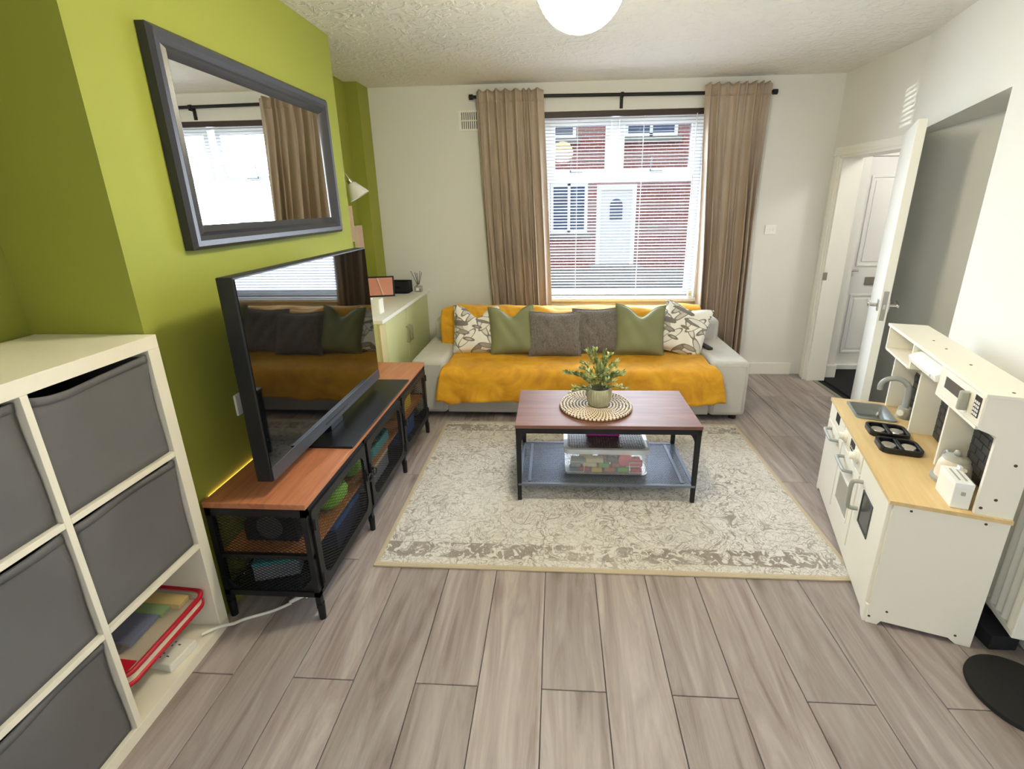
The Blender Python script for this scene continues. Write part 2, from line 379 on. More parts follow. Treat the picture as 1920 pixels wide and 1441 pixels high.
def thing(name, label, cat, loc=(0, 0, 0), rz=0, group=None, rot=None):
    o = bpy.data.objects.new(name, None); o.empty_display_size = .1; C.objects.link(o); o.location = loc; o.rotation_euler = rot or (0, 0, rz)
    return tag(o, label, cat, group)
def struct(o, label=None):
    o['kind'] = 'structure'
    if label: o['label'] = label
    return o
def sroot(name, label, loc=(0, 0, 0), rz=0):
    o = bpy.data.objects.new(name, None); C.objects.link(o); o.location = loc; o.rotation_euler = (0, 0, rz)
    return struct(o, label)
def rrect(x0, y0, x1, y1, r, n=5):
    pts = []
    for cx_, cy_, a in ((x1-r, y1-r, 0), (x0+r, y1-r, 90), (x0+r, y0+r, 180), (x1-r, y0+r, 270)):
        pts += [(cx_+r*math.cos(R(a+90*k/n)), cy_+r*math.sin(R(a+90*k/n))) for k in range(n+1)]
    return pts
def ring(b, outer, inner, a0, a1, axis):
    """frame between two loops with equal point counts, extruded along axis"""
    n = len(outer); mp = {'z': lambda u, v, w: (u, v, w), 'y': lambda u, v, w: (u, w, v), 'x': lambda u, v, w: (w, u, v)}[axis]
    vs = [mp(*p, a0) for p in outer]+[mp(*p, a0) for p in inner]+[mp(*p, a1) for p in outer]+[mp(*p, a1) for p in inner]
    fs = []
    for i in range(n):
        j = (i+1) % n
        fs += [(i, n+i, n+j, j), (2*n+i, 2*n+j, 3*n+j, 3*n+i), (i, j, 2*n+j, 2*n+i), (n+i, 3*n+i, 3*n+j, n+j)]
    return b.add(vs, fs)

# ================================================================== SETTING
ZC = 2.37
# floor: sub-floor with planks
fl = struct(bx(-2.0, -2.3, -.06, 2.22, 4.12, -.012).build('floor', plain('subfloor', '4A3F37', .9)), 'grey-brown oak plank floor')
PW, PL = .205, 1.22
pm = {}
def plank_mesh(x0, x1, y0, y1):
    key = (round(x1-x0, 3), round(y1-y0, 3))
    if key not in pm:
        hw, hl = (x1-x0)/2-.0012, (y1-y0)/2-.0012; c = .0015
        b = B(); vs = []
        for z, i in ((-.012, 0), (-.0015, 0), (0, c)):
            vs += [(-hw+i, -hl+i, z), (hw-i, -hl+i, z), (hw-i, hl-i, z), (-hw+i, hl-i, z)]
        fs = [(8, 9, 10, 11)]
        for k in (0, 4): fs += [(k+i, k+(i+1) % 4, k+4+(i+1) % 4, k+4+i) for i in range(4)]
        b.add(vs, fs); me = bpy.data.meshes.new('plank'); me.from_pydata(b.v, [], b.f); me.materials.append(MATS['plank']); pm[key] = me
    return pm[key]
for k in range(-9, 11):
    x0 = -.045+PW*k; x1 = x0+PW
    x0c, x1c = max(x0, -1.95), min(x1, 2.22)
    if x1c-x0c < .02: continue
    off = 1.12 if k % 2 == 0 else 1.12-PL/2+ (.13 if k % 4 == 1 else -.07)
    y = off-3*PL
    while y < 4.1:
        y0, y1 = max(y, -2.25), min(y+PL, 4.1); y += PL
        if y1-y0 < .03: continue
        o = bpy.data.objects.new('plank', plank_mesh(x0c, x1c, y0, y1)); C.objects.link(o); o.parent = fl; o.location = ((x0c+x1c)/2, (y0+y1)/2, 0)
# ceiling
struct(bx(-2.0, -2.3, ZC, 3.6, 4.36, ZC+.1).build('ceiling', 'artex'), 'white textured plaster ceiling')
# left wall with chimney breast
wl = B().prism([(-2.0, -.55), (-1.62, -.55), (-1.62, 1.31), (-1.25, 1.31), (-1.25, 2.885), (-1.60, 2.885), (-1.60, 4.08), (-2.0, 4.08)], 0, ZC)
wl.box(-2.0, -2.3, 0, -1.62, -1.85, ZC).box(-2.0, -1.85, 0, -1.62, -.55, .25).box(-2.0, -1.85, 1.9, -1.62, -.55, ZC)      # unseen opening cut for the added side lamp
struct(wl.build('wall_left', 'wall_green'), 'olive green painted wall with projecting chimney breast')
struct(bx(-1.60, 3.87, 0, -1.50, 4.08, ZC).build('trim_1', 'wall_green'), 'green boxed-in pipe in the alcove corner')
# back wall with window hole
WX0, WX1, WZ0, WZ1 = -.115, 1.165, .685, 2.165
bw = B().box(-2.0, 4.08, 0, WX0, 4.36, ZC).box(WX1, 4.08, 0, 2.40, 4.36, ZC).box(WX0, 4.08, 0, WX1, 4.36, WZ0).box(WX0, 4.08, WZ1, WX1, 4.36, ZC)
struct(bw.build('wall_back', 'wall_white'), 'cream white wall around the window')
# right wall: piece beside the hall door, lintel, slanted wall with recess behind the door
DY0, DY1, DZ = 3.24, 3.94, 1.80
sl = lambda y: 1.86+.28*(y-2.28)
XW = sl(DY0)                      # 2.129
wr = B().prism([(2.14, DY1), (2.14, 4.08), (2.26, 4.08), (2.26, DY1)], 0, ZC)
wr.prism([(XW, DY0), (2.14, DY1), (2.26, DY1), (2.26, DY0)], DZ, ZC)
wr.prism([(sl(1.24), 1.24), (sl(2.28), 2.28), (2.26, 2.28), (2.26, 1.24)], 0, ZC)
# above the recess, soffit climbs towards the room
y0, y1 = 2.28, DY0
wr.hex8([(sl(y0), y0, 1.91), (2.26, y0, 1.91), (2.26, y1, 1.84), (sl(y1), y1, 1.84), (sl(y0), y0, ZC), (2.26, y0, ZC), (2.26, y1, ZC), (sl(y1), y1, ZC)])
wr.box(2.19, 2.28, 0, 2.26, DY0, 1.91)
wr.prism([(2.26, 1.24), (2.26, 1.16), (2.0, 1.16), (2.0, -2.3), (2.26, -2.3)], 0, ZC)
wr.box(1.9, 1.16, 0, 2.26, 1.239, ZC)
struct(wr.build('wall_right', 'wall_white'), 'white wall slanting towards the hall door, with a recess behind the open door')
# wall behind the camera
fwl = B().box(-2.0, -2.4, 0, .55, -2.3, ZC).box(1.75, -2.4, 0, 2.3, -2.3, ZC).box(.55, -2.4, 2.0, 1.75, -2.3, ZC).box(.55, -2.4, 0, 1.75, -2.3, .2)  # gap left for the added rear lamp
struct(fwl.build('wall_front', 'wall_white'), 'white wall behind the camera')
# skirting
struct(bx(1.30, 4.062, 0, 2.06, 4.08, .105).build('baseboard_back', 'gloss_white', bevel=.004), 'white skirting board under the light switch')
struct(bx(-1.62, 4.062, 0, -1.13, 4.08, .105).build('baseboard_left', 'gloss_white', bevel=.004), 'white skirting board in the left corner')
# hall beyond the door
hall = B().box(2.26, 4.02, 0, 2.40, 4.30, ZC).box(2.26, 4.27, 1.93, 3.5, 4.36, ZC).box(3.36, 1.4, 0, 3.5, 4.36, ZC).box(2.26, 1.3, 0, 3.5, 1.4, ZC).box(2.40, 4.29, 0, 2.44, 4.36, 1.93)
struct(hall.build('wall_hall', 'wall_white'), 'white hallway walls beyond the open door')
struct(bx(2.205, 1.3, -.06, 3.5, 4.36, -.012).build('floor_hall', 'mat_black'), 'dark floor of the hallway')
struct(bx(2.255, 3.99, 0, 2.405, 4.025, .11).build('baseboard_hall', 'gloss_white', bevel=.004), 'white skirting block at the hallway corner')
# door frame: lining and architrave
fr = B()
fr.box(2.125, DY1-.03, 0, 2.275, DY1, DZ).box(2.115, DY0, 0, 2.275, DY0+.03, DZ).box(2.115, DY0, DZ-.03, 2.275, DY1, DZ)
lin_o = struct(fr.build('trim_2', 'gloss_white', bevel=.003), 'white door frame around the hall opening')
b = B(); b.box(2.115, DY1-.012, 0, 2.142, DY1+.075, DZ+.05); b.build('architrave', 'gloss_white', lin_o, bevel=.006, bseg=2)
b = B(); b.box(2.105, DY1+.0, 0, 2.118, DY1+.018, DZ+.02); b.build('bead', 'gloss_white', lin_o, bevel=.003)
b = B(); b.hex8([(XW-.016, DY0-.05, DZ-.012), (2.10, DY1+.075, DZ-.012), (2.145, DY1+.075, DZ-.012), (XW+.02, DY0-.05, DZ-.012), (XW-.016, DY0-.05, DZ+.05), (2.12, DY1+.075, DZ+.05), (2.145, DY1+.075, DZ+.05), (XW+.02, DY0-.05, DZ+.05)]); b.build('architrave', 'gloss_white', lin_o, bevel=.005)
bx(2.118, DY1-.034, .86, 2.15, DY1-.029, .92).build('strike_plate', 'chrome', lin_o)
bx(2.18, DY0, -.012, 2.215, DY1, .004).build('threshold', 'brushed', lin_o)
# internal door leaf, open into the room
hinge = Vector((2.118, DY0+.01, 0)); fe = Vector((1.775, 2.635, 0))
dv = (fe-hinge); LW = .72; ang = math.atan2(dv.y, dv.x)
d1 = sroot('door_1', 'white internal door standing open into the room', hinge, ang)
DT = 1.845
bx(.0, -.02, .008, LW, .02, DT).build('leaf', 'gloss_white', d1, bevel=.002)
bx(LW, -.011, .84, LW+.002, .011, 1.0).build('latch_plate', 'brushed', d1)
bx(LW, -.006, .905, LW+.01, .006, .93).build('latch', 'chrome', d1)
for s in (-1, 1):
    b = B().box(LW-.085, s*.02, .885, LW-.035, s*.027, .945); b.cyl((LW-.06, s*.027, .915), (LW-.06, s*.065, .915), .010, n=12)
    h = b.build('handle', 'chrome', d1, bevel=.001)
    B().hex8([(LW-.19, s*.058, .905), (LW-.05, s*.058, .905), (LW-.05, s*.072, .905), (LW-.19, s*.072, .905), (LW-.19, s*.058, .925), (LW-.05, s*.058, .925), (LW-.05, s*.072, .925), (LW-.19, s*.072, .925)] if s > 0 else
             [(LW-.19, -.072, .905), (LW-.05, -.072, .905), (LW-.05, -.058, .905), (LW-.19, -.058, .905), (LW-.19, -.072, .925), (LW-.05, -.072, .925), (LW-.05, -.058, .925), (LW-.19, -.058, .925)]).build('lever', 'chrome', h, bevel=.004)
# front door
d2 = sroot('door_2', 'white panelled front door at the end of the hallway', (2.47, 4.27, 0))
bx(0, 0, .03, .82, .05, 1.80).build('leaf', 'pvc_white', d2)
b = B().box(-.06, -.005, 0, 0, .06, 1.93).box(.82, -.005, 0, .88, .06, 1.93).box(-.06, -.005, 1.805, .88, .06, 1.85).box(-.06, -.005, 1.90, .88, .06, 1.93)
b.build('door_frame', 'pvc_white', d2, bevel=.004)
bx(0, .02, 1.85, .82, .03, 1.90).build('transom_pane', 'pane_glass', d2)
bx(-.06, -.03, -.012, .88, .06, .03).build('door_sill', 'pvc_white', d2, bevel=.003)
for (x0, x1) in ((.10, .37), (.46, .73)):
    for (z0, z1) in ((.14, .68), (.92, 1.66)):
        b = B(); ring(b, [(x0, z0), (x1, z0), (x1, z1), (x0, z1)], [(x0+.02, z0+.02), (x1-.02, z0+.02), (x1-.02, z1-.02), (x0+.02, z1-.02)], -.008, .001, 'y')
        p = b.build('panel_moulding', 'pvc_white', d2, bevel=.004)
        bx(x0+.04, -.006, z0+.04, x1-.04, .001, z1-.04).build('panel', 'pvc_white', p, bevel=.005)
bx(.20, -.012, .76, .48, 0, .83).build('letter_plate', 'brushed', d2, bevel=.003)
b = B().box(-.0, -.03, .88, .02, 0, .90).box(-.02, -.045, .88, .11, -.03, .90); b.build('door_handle', 'chrome', d2, bevel=.004)
for i, z in enumerate((1.42, 1.28, 1.14)): B().cyl((.40, -.006, z), (.40, .0, z), .010, n=10).build('security_bolt', 'brushed', d2)
tag(bx(2.28, 3.0, -.012, 3.1, 3.98, .006).build('door_mat', 'mat_black', bevel=.003), 'black coir mat on the hallway floor by the front door', 'mat')
hl = bpy.data.lights.new('hall_fill', 'POINT'); hl.energy = 13; hl.shadow_soft_size = .12; hl.color = (1, .97, .92)  # unseen point light added to brighten the hall
ho = bpy.data.objects.new('hall_fill', hl); C.objects.link(ho); ho.location = (2.85, 3.0, 2.15)

# window: frame, panes, sill
w1 = sroot('window_1', 'white framed window with two opening top lights')
YF0, YF1 = 4.20, 4.26
b = B(); ring(b, [(WX0, WZ0), (WX1, WZ0), (WX1, WZ1), (WX0, WZ1)], [(WX0+.05, WZ0+.05), (WX1-.05, WZ0+.05), (WX1-.05, WZ1-.05), (WX0+.05, WZ1-.05)], YF0, YF1, 'y'); b.build('window_frame', 'pvc_white', w1, bevel=.004)
bx(WX0+.05, YF0, 1.645, WX1-.05, YF1, 1.70).build('transom', 'pvc_white', w1, bevel=.004)
bx(.435, YF0, 1.70, .495, YF1, WZ1-.05).build('mullion', 'pvc_white', w1, bevel=.004)
for (x0, x1) in ((WX0+.05, .435), (.495, WX1-.05)):
    b = B(); ring(b, [(x0, 1.70), (x1, 1.70), (x1, WZ1-.05), (x0, WZ1-.05)], [(x0+.045, 1.745), (x1-.045, 1.745), (x1-.045, WZ1-.095), (x0+.045, WZ1-.095)], YF0-.015, YF1-.02, 'y')
    f_ = b.build('top_light', 'pvc_white', w1, bevel=.003)
    xm = x0+.17 if x0 < 0 else x1-.36
    b = B().box(xm, YF0-.035, 1.71, xm+.10, YF0-.02, 1.722); b.cyl((xm, YF0-.03, 1.715), (xm+.01, YF0-.03, 1.83), .004, n=8); b.build('window_stay', 'dark_grey', f_)
    bx(x0+.045, 4.222, 1.745, x1-.045, 4.228, WZ1-.095).build('pane', 'pane_glass', w1)
bx(WX0+.05, 4.227, WZ0+.05, WX1-.05, 4.233, 1.645).build('pane', 'pane_glass', w1)
bx(WX0-.03, 4.035, WZ0-.022, WX1+.03, 4.20, WZ0+.004).build('window_sill', 'gloss_white', w1, bevel=.005)

# ---- street outside
struct(bx(-30, 4.36, -.45, 30, 60, -.35).build('ground', 'pavement'), 'grey pavement outside')
struct(bx(-30, 6.2, -.349, 30, 11.4, -.33).build('road', 'road'), 'tarmac road outside the window')
def house(x0, label, dx, door_c):
    h = thing('terraced_house', label, 'house', (x0, 14, -.35), group='brick houses across the street')
    W_ = 5.2
    bx(0, 0, 0, W_, 6, 5.6).build('wall', 'brick', h)
    B().prism([(-.35, 5.5), (3, 8.2), (6.35, 5.5)], 0, W_, 'x').build('roof', 'roof_slate', h)
    for (a, z0, a1, z1, n) in ((dx[0], 1.0, dx[1], 2.35, 2), (.4, 3.5, 1.7, 4.8, 2), (3.0, 3.5, 4.4, 4.8, 2)):
        b = B(); ring(b, [(a, z0), (a1, z0), (a1, z1), (a, z1)], [(a+.09, z0+.09), (a1-.09, z0+.09), (a1-.09, z1-.09), (a+.09, z1-.09)], -.06, .02, 'y')
        b.box((a+a1)/2-.04, -.06, z0, (a+a1)/2+.04, .02, z1)
        f_ = b.build('window', 'pvc_white', h); bx(a+.09, -.03, z0+.09, a1-.09, .0, z1-.09).build('pane', 'house_glass', f_)
        bx(a-.1, -.14, z0-.12, a1+.1, 0, z0).build('sill', 'pavement', h)
    x = dx[2]
    d = bx(x, -.08, .12, x+.85, .02, 2.15).build('door', door_c, h)
    b = B(); ring(b, [(x-.12, .05), (x+.97, .05), (x+.97, 2.3), (x-.12, 2.3)], [(x, .12), (x+.85, .12), (x+.85, 2.15), (x, 2.15)], -.12, .02, 'y'); b.build('door_frame', 'pvc_white', h)
    pts = [(x+.25, 1.35), (x+.6, 1.35), (x+.6, 1.75)]+[(x+.425+.175*math.cos(R(t_)), 1.75+.175*math.sin(R(t_))) for t_ in range(20, 180, 20)]+[(x+.25, 1.75)]
    B().prism(pts, -.095, -.07, 'y').build('door_light', 'house_glass', d)
    bx(x-.3, -.9, 0, x+1.15, 0, .12).build('step', 'pavement', h)
house(-1.2, 'brick terraced house with a pale door seen through the blind', (1.0, 2.05, 2.42), 'house_door')
house(4.0, 'brick terraced house to the right of the one with the pale door', (.5, 1.9, 3.3), 'house_door')
house(-6.4, 'brick terraced house to the left of the one with the pale door', (.5, 1.9, 3.6), 'navy')

# ================================================================== WINDOW DRESSING
# venetian blind
bl = thing('venetian_blind', 'white venetian blind with open slats in the window', 'blind')
YB = 4.12
bx(WX0+.008, YB-.02, 2.125, WX1-.008, YB+.02, WZ1).build('head_rail', 'rail_brown', bl, bevel=.003)
bx(WX0+.012, YB-.013, .70, WX1-.012, YB+.013, .715).build('bottom_rail', 'slat_backlit_grey', bl, bevel=.003)
me = None; nsl = 56
for i in range(nsl):
    z = .735+i*(2.112-.735)/(nsl-1)
    if me is None:
        b = B()
        def fn(u, v): return (WX0+.012+u*(WX1-WX0-.024), YB-.0095+.019*v, .0012*(1-(2*v-1)**2) + .0075*(v-.5))
        b.grid(fn, 1, 4); o = b.build('slat', 'slat_backlit_grey', bl, smooth=60); me = o.data
    else:
        o = bpy.data.objects.new('slat', me); C.objects.link(o); o.parent = bl
    o.location = (0, 0, z)
for x in (.16, .68):
    B().cyl((x, YB-.014, .71), (x, YB-.014, 2.14), .0013, n=5).cyl((x, YB+.014, .71), (x, YB+.014, 2.14), .0013, n=5).build('ladder_cord', 'cable_white', bl)
B().cyl((1.08, YB-.03, .76), (1.08, YB-.022, 2.13), .004, n=6).build('tilt_wand', 'cable_white', bl)
# rod
rd = thing('curtain_rod', 'black metal curtain rod above the window', 'curtain rod')
YR, ZR = 4.035, 2.262
B().cyl((-.655, YR, ZR+.012), (1.605, YR, ZR-.012), .0125, n=14).build('rod', 'black_metal', rd, smooth=40)
for x, z in ((-.655, ZR+.012), (1.605, ZR-.012)):
    sgn = -1 if x < 0 else 1
    B().cyl((x, YR, z), (x+sgn*.03, YR, z), .019, n=14).build('finial', 'black_metal', rd, smooth=40)
for x in (-.60, .49, 1.55):
    B().box(x-.012, 4.068, ZR-.09, x+.012, 4.08, ZR-.005).box(x-.006, YR-.02, ZR-.028, x+.006, 4.07, ZR-.018).cyl((x-.012, YR, ZR), (x+.012, YR, ZR), .018, n=14).build('bracket', 'black_metal', rd, bevel=.001)
# curtains
def curtain(name, label, xt0, xt1, xb0, xb1, seed, flare):
    rnd = random.Random(seed); nf = 8
    wd = [rnd.uniform(.55, 1.6) for _ in range(nf)]; tot = sum(wd); ed = [0]
    for q in wd: ed.append(ed[-1]+q/tot)
    am = [rnd.uniform(.45, 1.15) for _ in range(nf)]; sk_ = [rnd.uniform(-.35, .35) for _ in range(nf)]; dr = [rnd.uniform(-.5, .5) for _ in range(nf+1)]
    pl = [rnd.uniform(.6, 1.4) for _ in range(nf)]
    def phase(u, v):
        sh = [e+(.035*dr[i]*math.sin(2.2*v+i) if 0 < i < nf else 0)*min(1, v*2) for i, e in enumerate(ed)]
        for i in range(nf):
            if u <= sh[i+1] or i == nf-1:
                f_ = max(0, min(1, (u-sh[i])/(sh[i+1]-sh[i]))); return i, f_
    def fn(u, v):
        z = 2.305 + (.10-2.305)*v
        i, f_ = phase(u, v)
        f2 = f_+sk_[i]*f_*(1-f_)*min(1, v*2.5)
        w_ = .5-.5*math.cos(2*PI*f2)
        g = .030+.085*min(1, v*1.8)
        pin = math.exp(-((f_-.5)/.10)**2)*max(0, 1-v/.10)*.022*pl[i]
        soft = .010*math.sin(6*PI*u+4*v+seed)*min(1, v*1.5)+.006*math.sin(23*u-7*v)*v
        y = 4.012 - g*am[i]*(w_**1.25) - pin - soft
        s_ = v**1.15
        x = (xt0+(xt1-xt0)*u)*(1-s_)+(xb0+(xb1-xb0)*u)*s_ + .012*math.sin(2*PI*f2)*min(1, v*3) + flare*math.sin(PI*v)*(.5-u)
        return (x, y, z + (.010*w_ if v < .015 else 0))
    t = thing(name, label, 'curtain', group='curtains')
    B().grid(fn, 168, 60).build('drape', 'curtain', t, smooth=180, solid=.003)
    def hd(u, v):
        p = fn(u, .002+.034*v); return (p[0], p[1]-.004, p[2]+.002)
    B().grid(hd, 168, 3).build('heading_tape', 'curtain', t, smooth=180, solid=.002)
curtain('curtain', 'long taupe curtain at the left side of the window', -.625, -.108, -.52, -.03, 3, -.02)
curtain('curtain', 'long taupe curtain at the right side of the window, beside the light switch', 1.098, 1.585, 1.17, 1.585, 11, .03)
# vent and switch
v_ = thing('air_vent', 'white slotted air vent on the wall left of the curtain', 'vent', (-.70, 4.08, 2.115))
b = B(); ring(b, [(-.085, -.075), (.085, -.075), (.085, .075), (-.085, .075)], [(-.07, -.06), (.07, -.06), (.07, .06), (-.07, .06)], -.010, 0, 'y'); b.box(-.07, -.010, -.004, .07, 0, .004); b.build('frame', 'gloss_white', v_, bevel=.001)
bx(-.07, -.002, -.06, .07, -.0005, .06).build('backing', 'dark_grey', v_)
for k in range(9): bx(-.066+k*.0165-.004, -.009, -.06, -.066+k*.0165+.005, -.001, .06).build('slat', 'gloss_white', v_)
s_ = thing('light_switch', 'white triple light switch on the wall right of the curtain', 'switch', (1.735, 4.08, 1.247))
bx(-.045, -.009, -.038, .045, 0, .038).build('plate', 'pvc_white', s_, bevel=.003)
for k in (-1, 0, 1): bx(k*.02-.006, -.013, -.01, k*.02+.006, -.008, .012).build('rocker', 'gloss_white', s_, bevel=.001)

# ================================================================== LANTERN
ln = thing('paper_lantern', 'glowing cream paper globe lampshade hanging from the ceiling', 'lamp', (.068, 1.70, 2.12))
RL = .135
def lm(a, i, z): return 1
prof = []
N_ = 48
for i in range(N_+1):
    a = -PI/2+.25+(PI-.5)*i/N_
    rr = RL*math.cos(a)*(1+.018*math.cos(i*PI)) ; prof.append((rr, RL*math.sin(a)))
vs_ = B(); n = 48
vv = []
for r_, z_ in prof:
    vv += [(r_*math.cos(2*PI*k/n), r_*math.sin(2*PI*k/n), z_) for k in range(n)]
vs_.add(vv, [(i*n+k, i*n+(k+1) % n, (i+1)*n+(k+1) % n, (i+1)*n+k) for i in range(N_) for k in range(n)])
vs_.build('shade', 'lantern_paper', ln, smooth=180)
b = B(); zb = -RL*math.cos(.25); rb = RL*math.sin(.25)
b.tube([(rb*math.cos(2*PI*k/24), rb*math.sin(2*PI*k/24), zb) for k in range(24)], .0016, 6, closed=True); b.build('wire_ring', 'brushed', ln)
B().cyl((0, 0, .05), (0, 0, .25), .003, n=8).build('cord', 'cable_white', ln)
B().cyl((0, 0, .225), (0, 0, .25), .045, .05, n=20).build('ceiling_rose', 'pvc_white', ln, smooth=40)
B().lathe([(.0, -.045), (.018, -.04), (.028, -.02), (.028, 0), (.016, .03), (.014, .055), (0, .056)], 16).build('bulb', plain('bulb_glass', 'FFFFFF', .4, Emission_Color=lin('FFE9B0'), Emission_Strength=20), ln, smooth=60)

# ================================================================== MIRROR
mr = thing('wall_mirror', 'wide mirror in a dark grey frame on the green chimney breast', 'mirror', (-1.25, 0, 0))
MY0, MY1, MZ0, MZ1 = 1.545, 2.690, 1.345, 2.015
def mframe(b):
    prof = [(0, 0), (0, .03), (.012, .042), (.03, .040), (.045, .030), (.058, .036), (.075, .024), (.082, .016)]   # inset, height
    loops = []
    for ins, hgt in prof:
        loops.append([(hgt, MY0+ins, MZ0+ins), (hgt, MY1-ins, MZ0+ins), (hgt, MY1-ins, MZ1-ins), (hgt, MY0+ins, MZ1-ins)])
    vs = [p for l_ in loops for p in l_]; fs = []
    for i in range(len(loops)-1):
        for k in range(4): fs.append((i*4+k, i*4+(k+1) % 4, (i+1)*4+(k+1) % 4, (i+1)*4+k))
    return b.add(vs, fs)
mframe(B()).build('frame', 'mirror_frame', mr, smooth=25)
bx(.002, MY0+.02, MZ0+.02, .018, MY1-.02, MZ1-.02).build('mirror_glass', 'mirror_glass', mr)

# ================================================================== ALCOVE
wlp = thing('wall_lamp', 'white cone-shaded wall lamp in the green alcove', 'lamp', (-1.60, 3.22, 1.595))
B().cyl((0, 0, .05), (.015, 0, .05), .035, n=20).build('wall_plate', 'brushed', wlp, smooth=40)
B().tube([(.012, 0, .06), (.06, .01, .13), (.13, .03, .14), (.19, .05, .09), (.215, .06, .045)], .005, 8).build('arm', 'brushed', wlp, smooth=60)
B().cyl((.205, .055, .055), (.225, .065, .02), .018, .02, n=16).build('socket', 'brushed', wlp, smooth=40)
b = B(); b.lathe([(.02, .03), (.03, .022), (.045, -.01), (.065, -.05), (.072, -.07), (.069, -.07), (.06, -.045), (.04, -.008), (.02, .02)], 28)
sh = b.build('lamp_shade', 'gloss_white', wlp, smooth=50); sh.location = (.228, .066, .008); sh.rotation_euler = (R(8), R(-28), 0)
for i, (y, z, dz, dy, c_) in enumerate(((3.60, 1.22, .26, .10, 'upper of the two pale pink canvases in the alcove, partly behind the chimney breast'), (3.735, 1.10, .23, .12, 'lower pale pink canvas on the alcove wall above the television'))):
    p = thing('wall_canvas', c_, 'picture', (-1.60, y, z), group='pink canvases in the alcove')
    bx(.0, 0, 0, .02, dy, dz).build('canvas', 'pink_card', p, bevel=.002)
    b = B(); ring(b, [(-.003, -.003), (dy+.003, -.003), (dy+.003, dz+.003), (-.003, dz+.003)], [(.004, .004), (dy-.004, .004), (dy-.004, dz-.004), (.004, dz-.004)], 0, .023, 'x'); b.build('edge', 'cream_card', p)
# cupboard
cb = thing('cupboard', 'low pale green two-door cupboard with white top in the alcove', 'cupboard', (-1.60, 2.90, 0))
CL = 1.165; CD = .455; CH = .748
B().box(0, 0, .06, CD-.02, CL, CH).box(0, .0, 0, CD-.06, CL, .06).build('body', 'cup_green', cb)
bx(CD-.02, 0, .06, CD, .10, CH).build('filler_post', plain('filler', 'C9BE8E', .55), cb, bevel=.002)
bx(-.0, -.0, CH, CD+.022, CL+.012, CH+.024).build('worktop', 'gloss_white', cb, bevel=.003)
for (y0, y1, hy) in ((.10, .545, .515), (.551, 1.10, .585)):
    d = bx(CD-.02, y0+.002, .075, CD, y1, CH-.006).build('door', 'cup_green', cb, bevel=.003)
    B().tube([(CD, hy, .60), (CD+.022, hy, .60), (CD+.026, hy, .592), (CD+.026, hy, .49), (CD+.022, hy, .482), (CD, hy, .482)], .0055, 8).build('handle', 'brushed', d, smooth=60)
bx(CD-.02, 1.10, .06, CD-.002, CL, CH).build('filler_strip', 'cup_green', cb, bevel=.002)
ZT = CH+.0245
pf = thing('tablet_frame', 'black-framed tablet with a pink screen leaning at the back of the cupboard', 'tablet', (-1.43, 3.72, ZT), R(14))
for nm, mt, a in (('frame', 'black_plastic', (-.11, 0, .0, .11, .012, .165)), ('screen', 'salmon', (-.098, -.001, .012, .098, .001, .153))):
    o = bx(*a).build(nm, mt, pf, bevel=.002 if nm == 'frame' else 0); o.rotation_euler = (R(-12), 0, 0)
o = B().cyl((.02, -.005, .012), (-.02, -.012, .15), .006, n=10).build('stylus', 'pink_card', pf, smooth=40); o.rotation_euler = (R(-12), 0, 0)
bxk = thing('desk_tray', 'black rectangular open box on the cupboard top', 'box', (-1.36, 3.93, ZT), R(0))
b = B(); pts = rrect(-.115, -.07, .115, .07, .02); pin = rrect(-.105, -.06, .105, .06, .015)
ring(b, pts, pin, 0, .095, 'z'); b.prism(pts, 0, .008); b.build('tray_body', 'black_soft', bxk, smooth=30)
bx(-.05, -.073, .045, .05, -.069, .06).build('grip', 'black_plastic', bxk, bevel=.001)
df = thing('reed_diffuser', 'small glass reed diffuser with black sticks on the cupboard corner', 'diffuser', (-1.185, 3.955, ZT))
b = B(); b.prism(rrect(-.03, -.03, .03, .03, .008), 0, .048); b.build('jar', 'diffuser_glass', df, bevel=.003)
B().prism(rrect(-.026, -.026, .026, .026, .006), .003, .022).build('oil', plain('oil', '8C8474', .3), df)
B().cyl((0, 0, .048), (0, 0, .062), .013, .011, n=16).build('neck', 'brushed', df, smooth=40)
bx(-.012, -.0315, .012, .012, -.0303, .036).build('jar_label', 'gloss_white', df)
for k, (dx, dy) in enumerate(((-.055, .0), (-.025, .012), (.0, -.015), (.022, .01), (.04, -.005), (-.01, .02))):
    B().cyl((dx*.05, dy*.05, .045), (dx, dy, .175-.01*(k % 3)), .0022, n=6).build('reed', 'black_soft', df)
wb = thing('paper_pot', 'white square pot at the front of the cupboard beside the television', 'pot', (-1.245, 3.13, ZT))
b = B(); ring(b, rrect(-.04, -.04, .04, .04, .006), rrect(-.036, -.036, .036, .036, .005), 0, .10, 'z'); b.prism(rrect(-.038, -.038, .038, .038, .005), 0, .008); b.build('pot_body', 'gloss_white', wb, smooth=30)
B().prism(rrect(-.036, -.036, .036, .036, .005), .078, .082).build('filling', 'cream_card', wb)

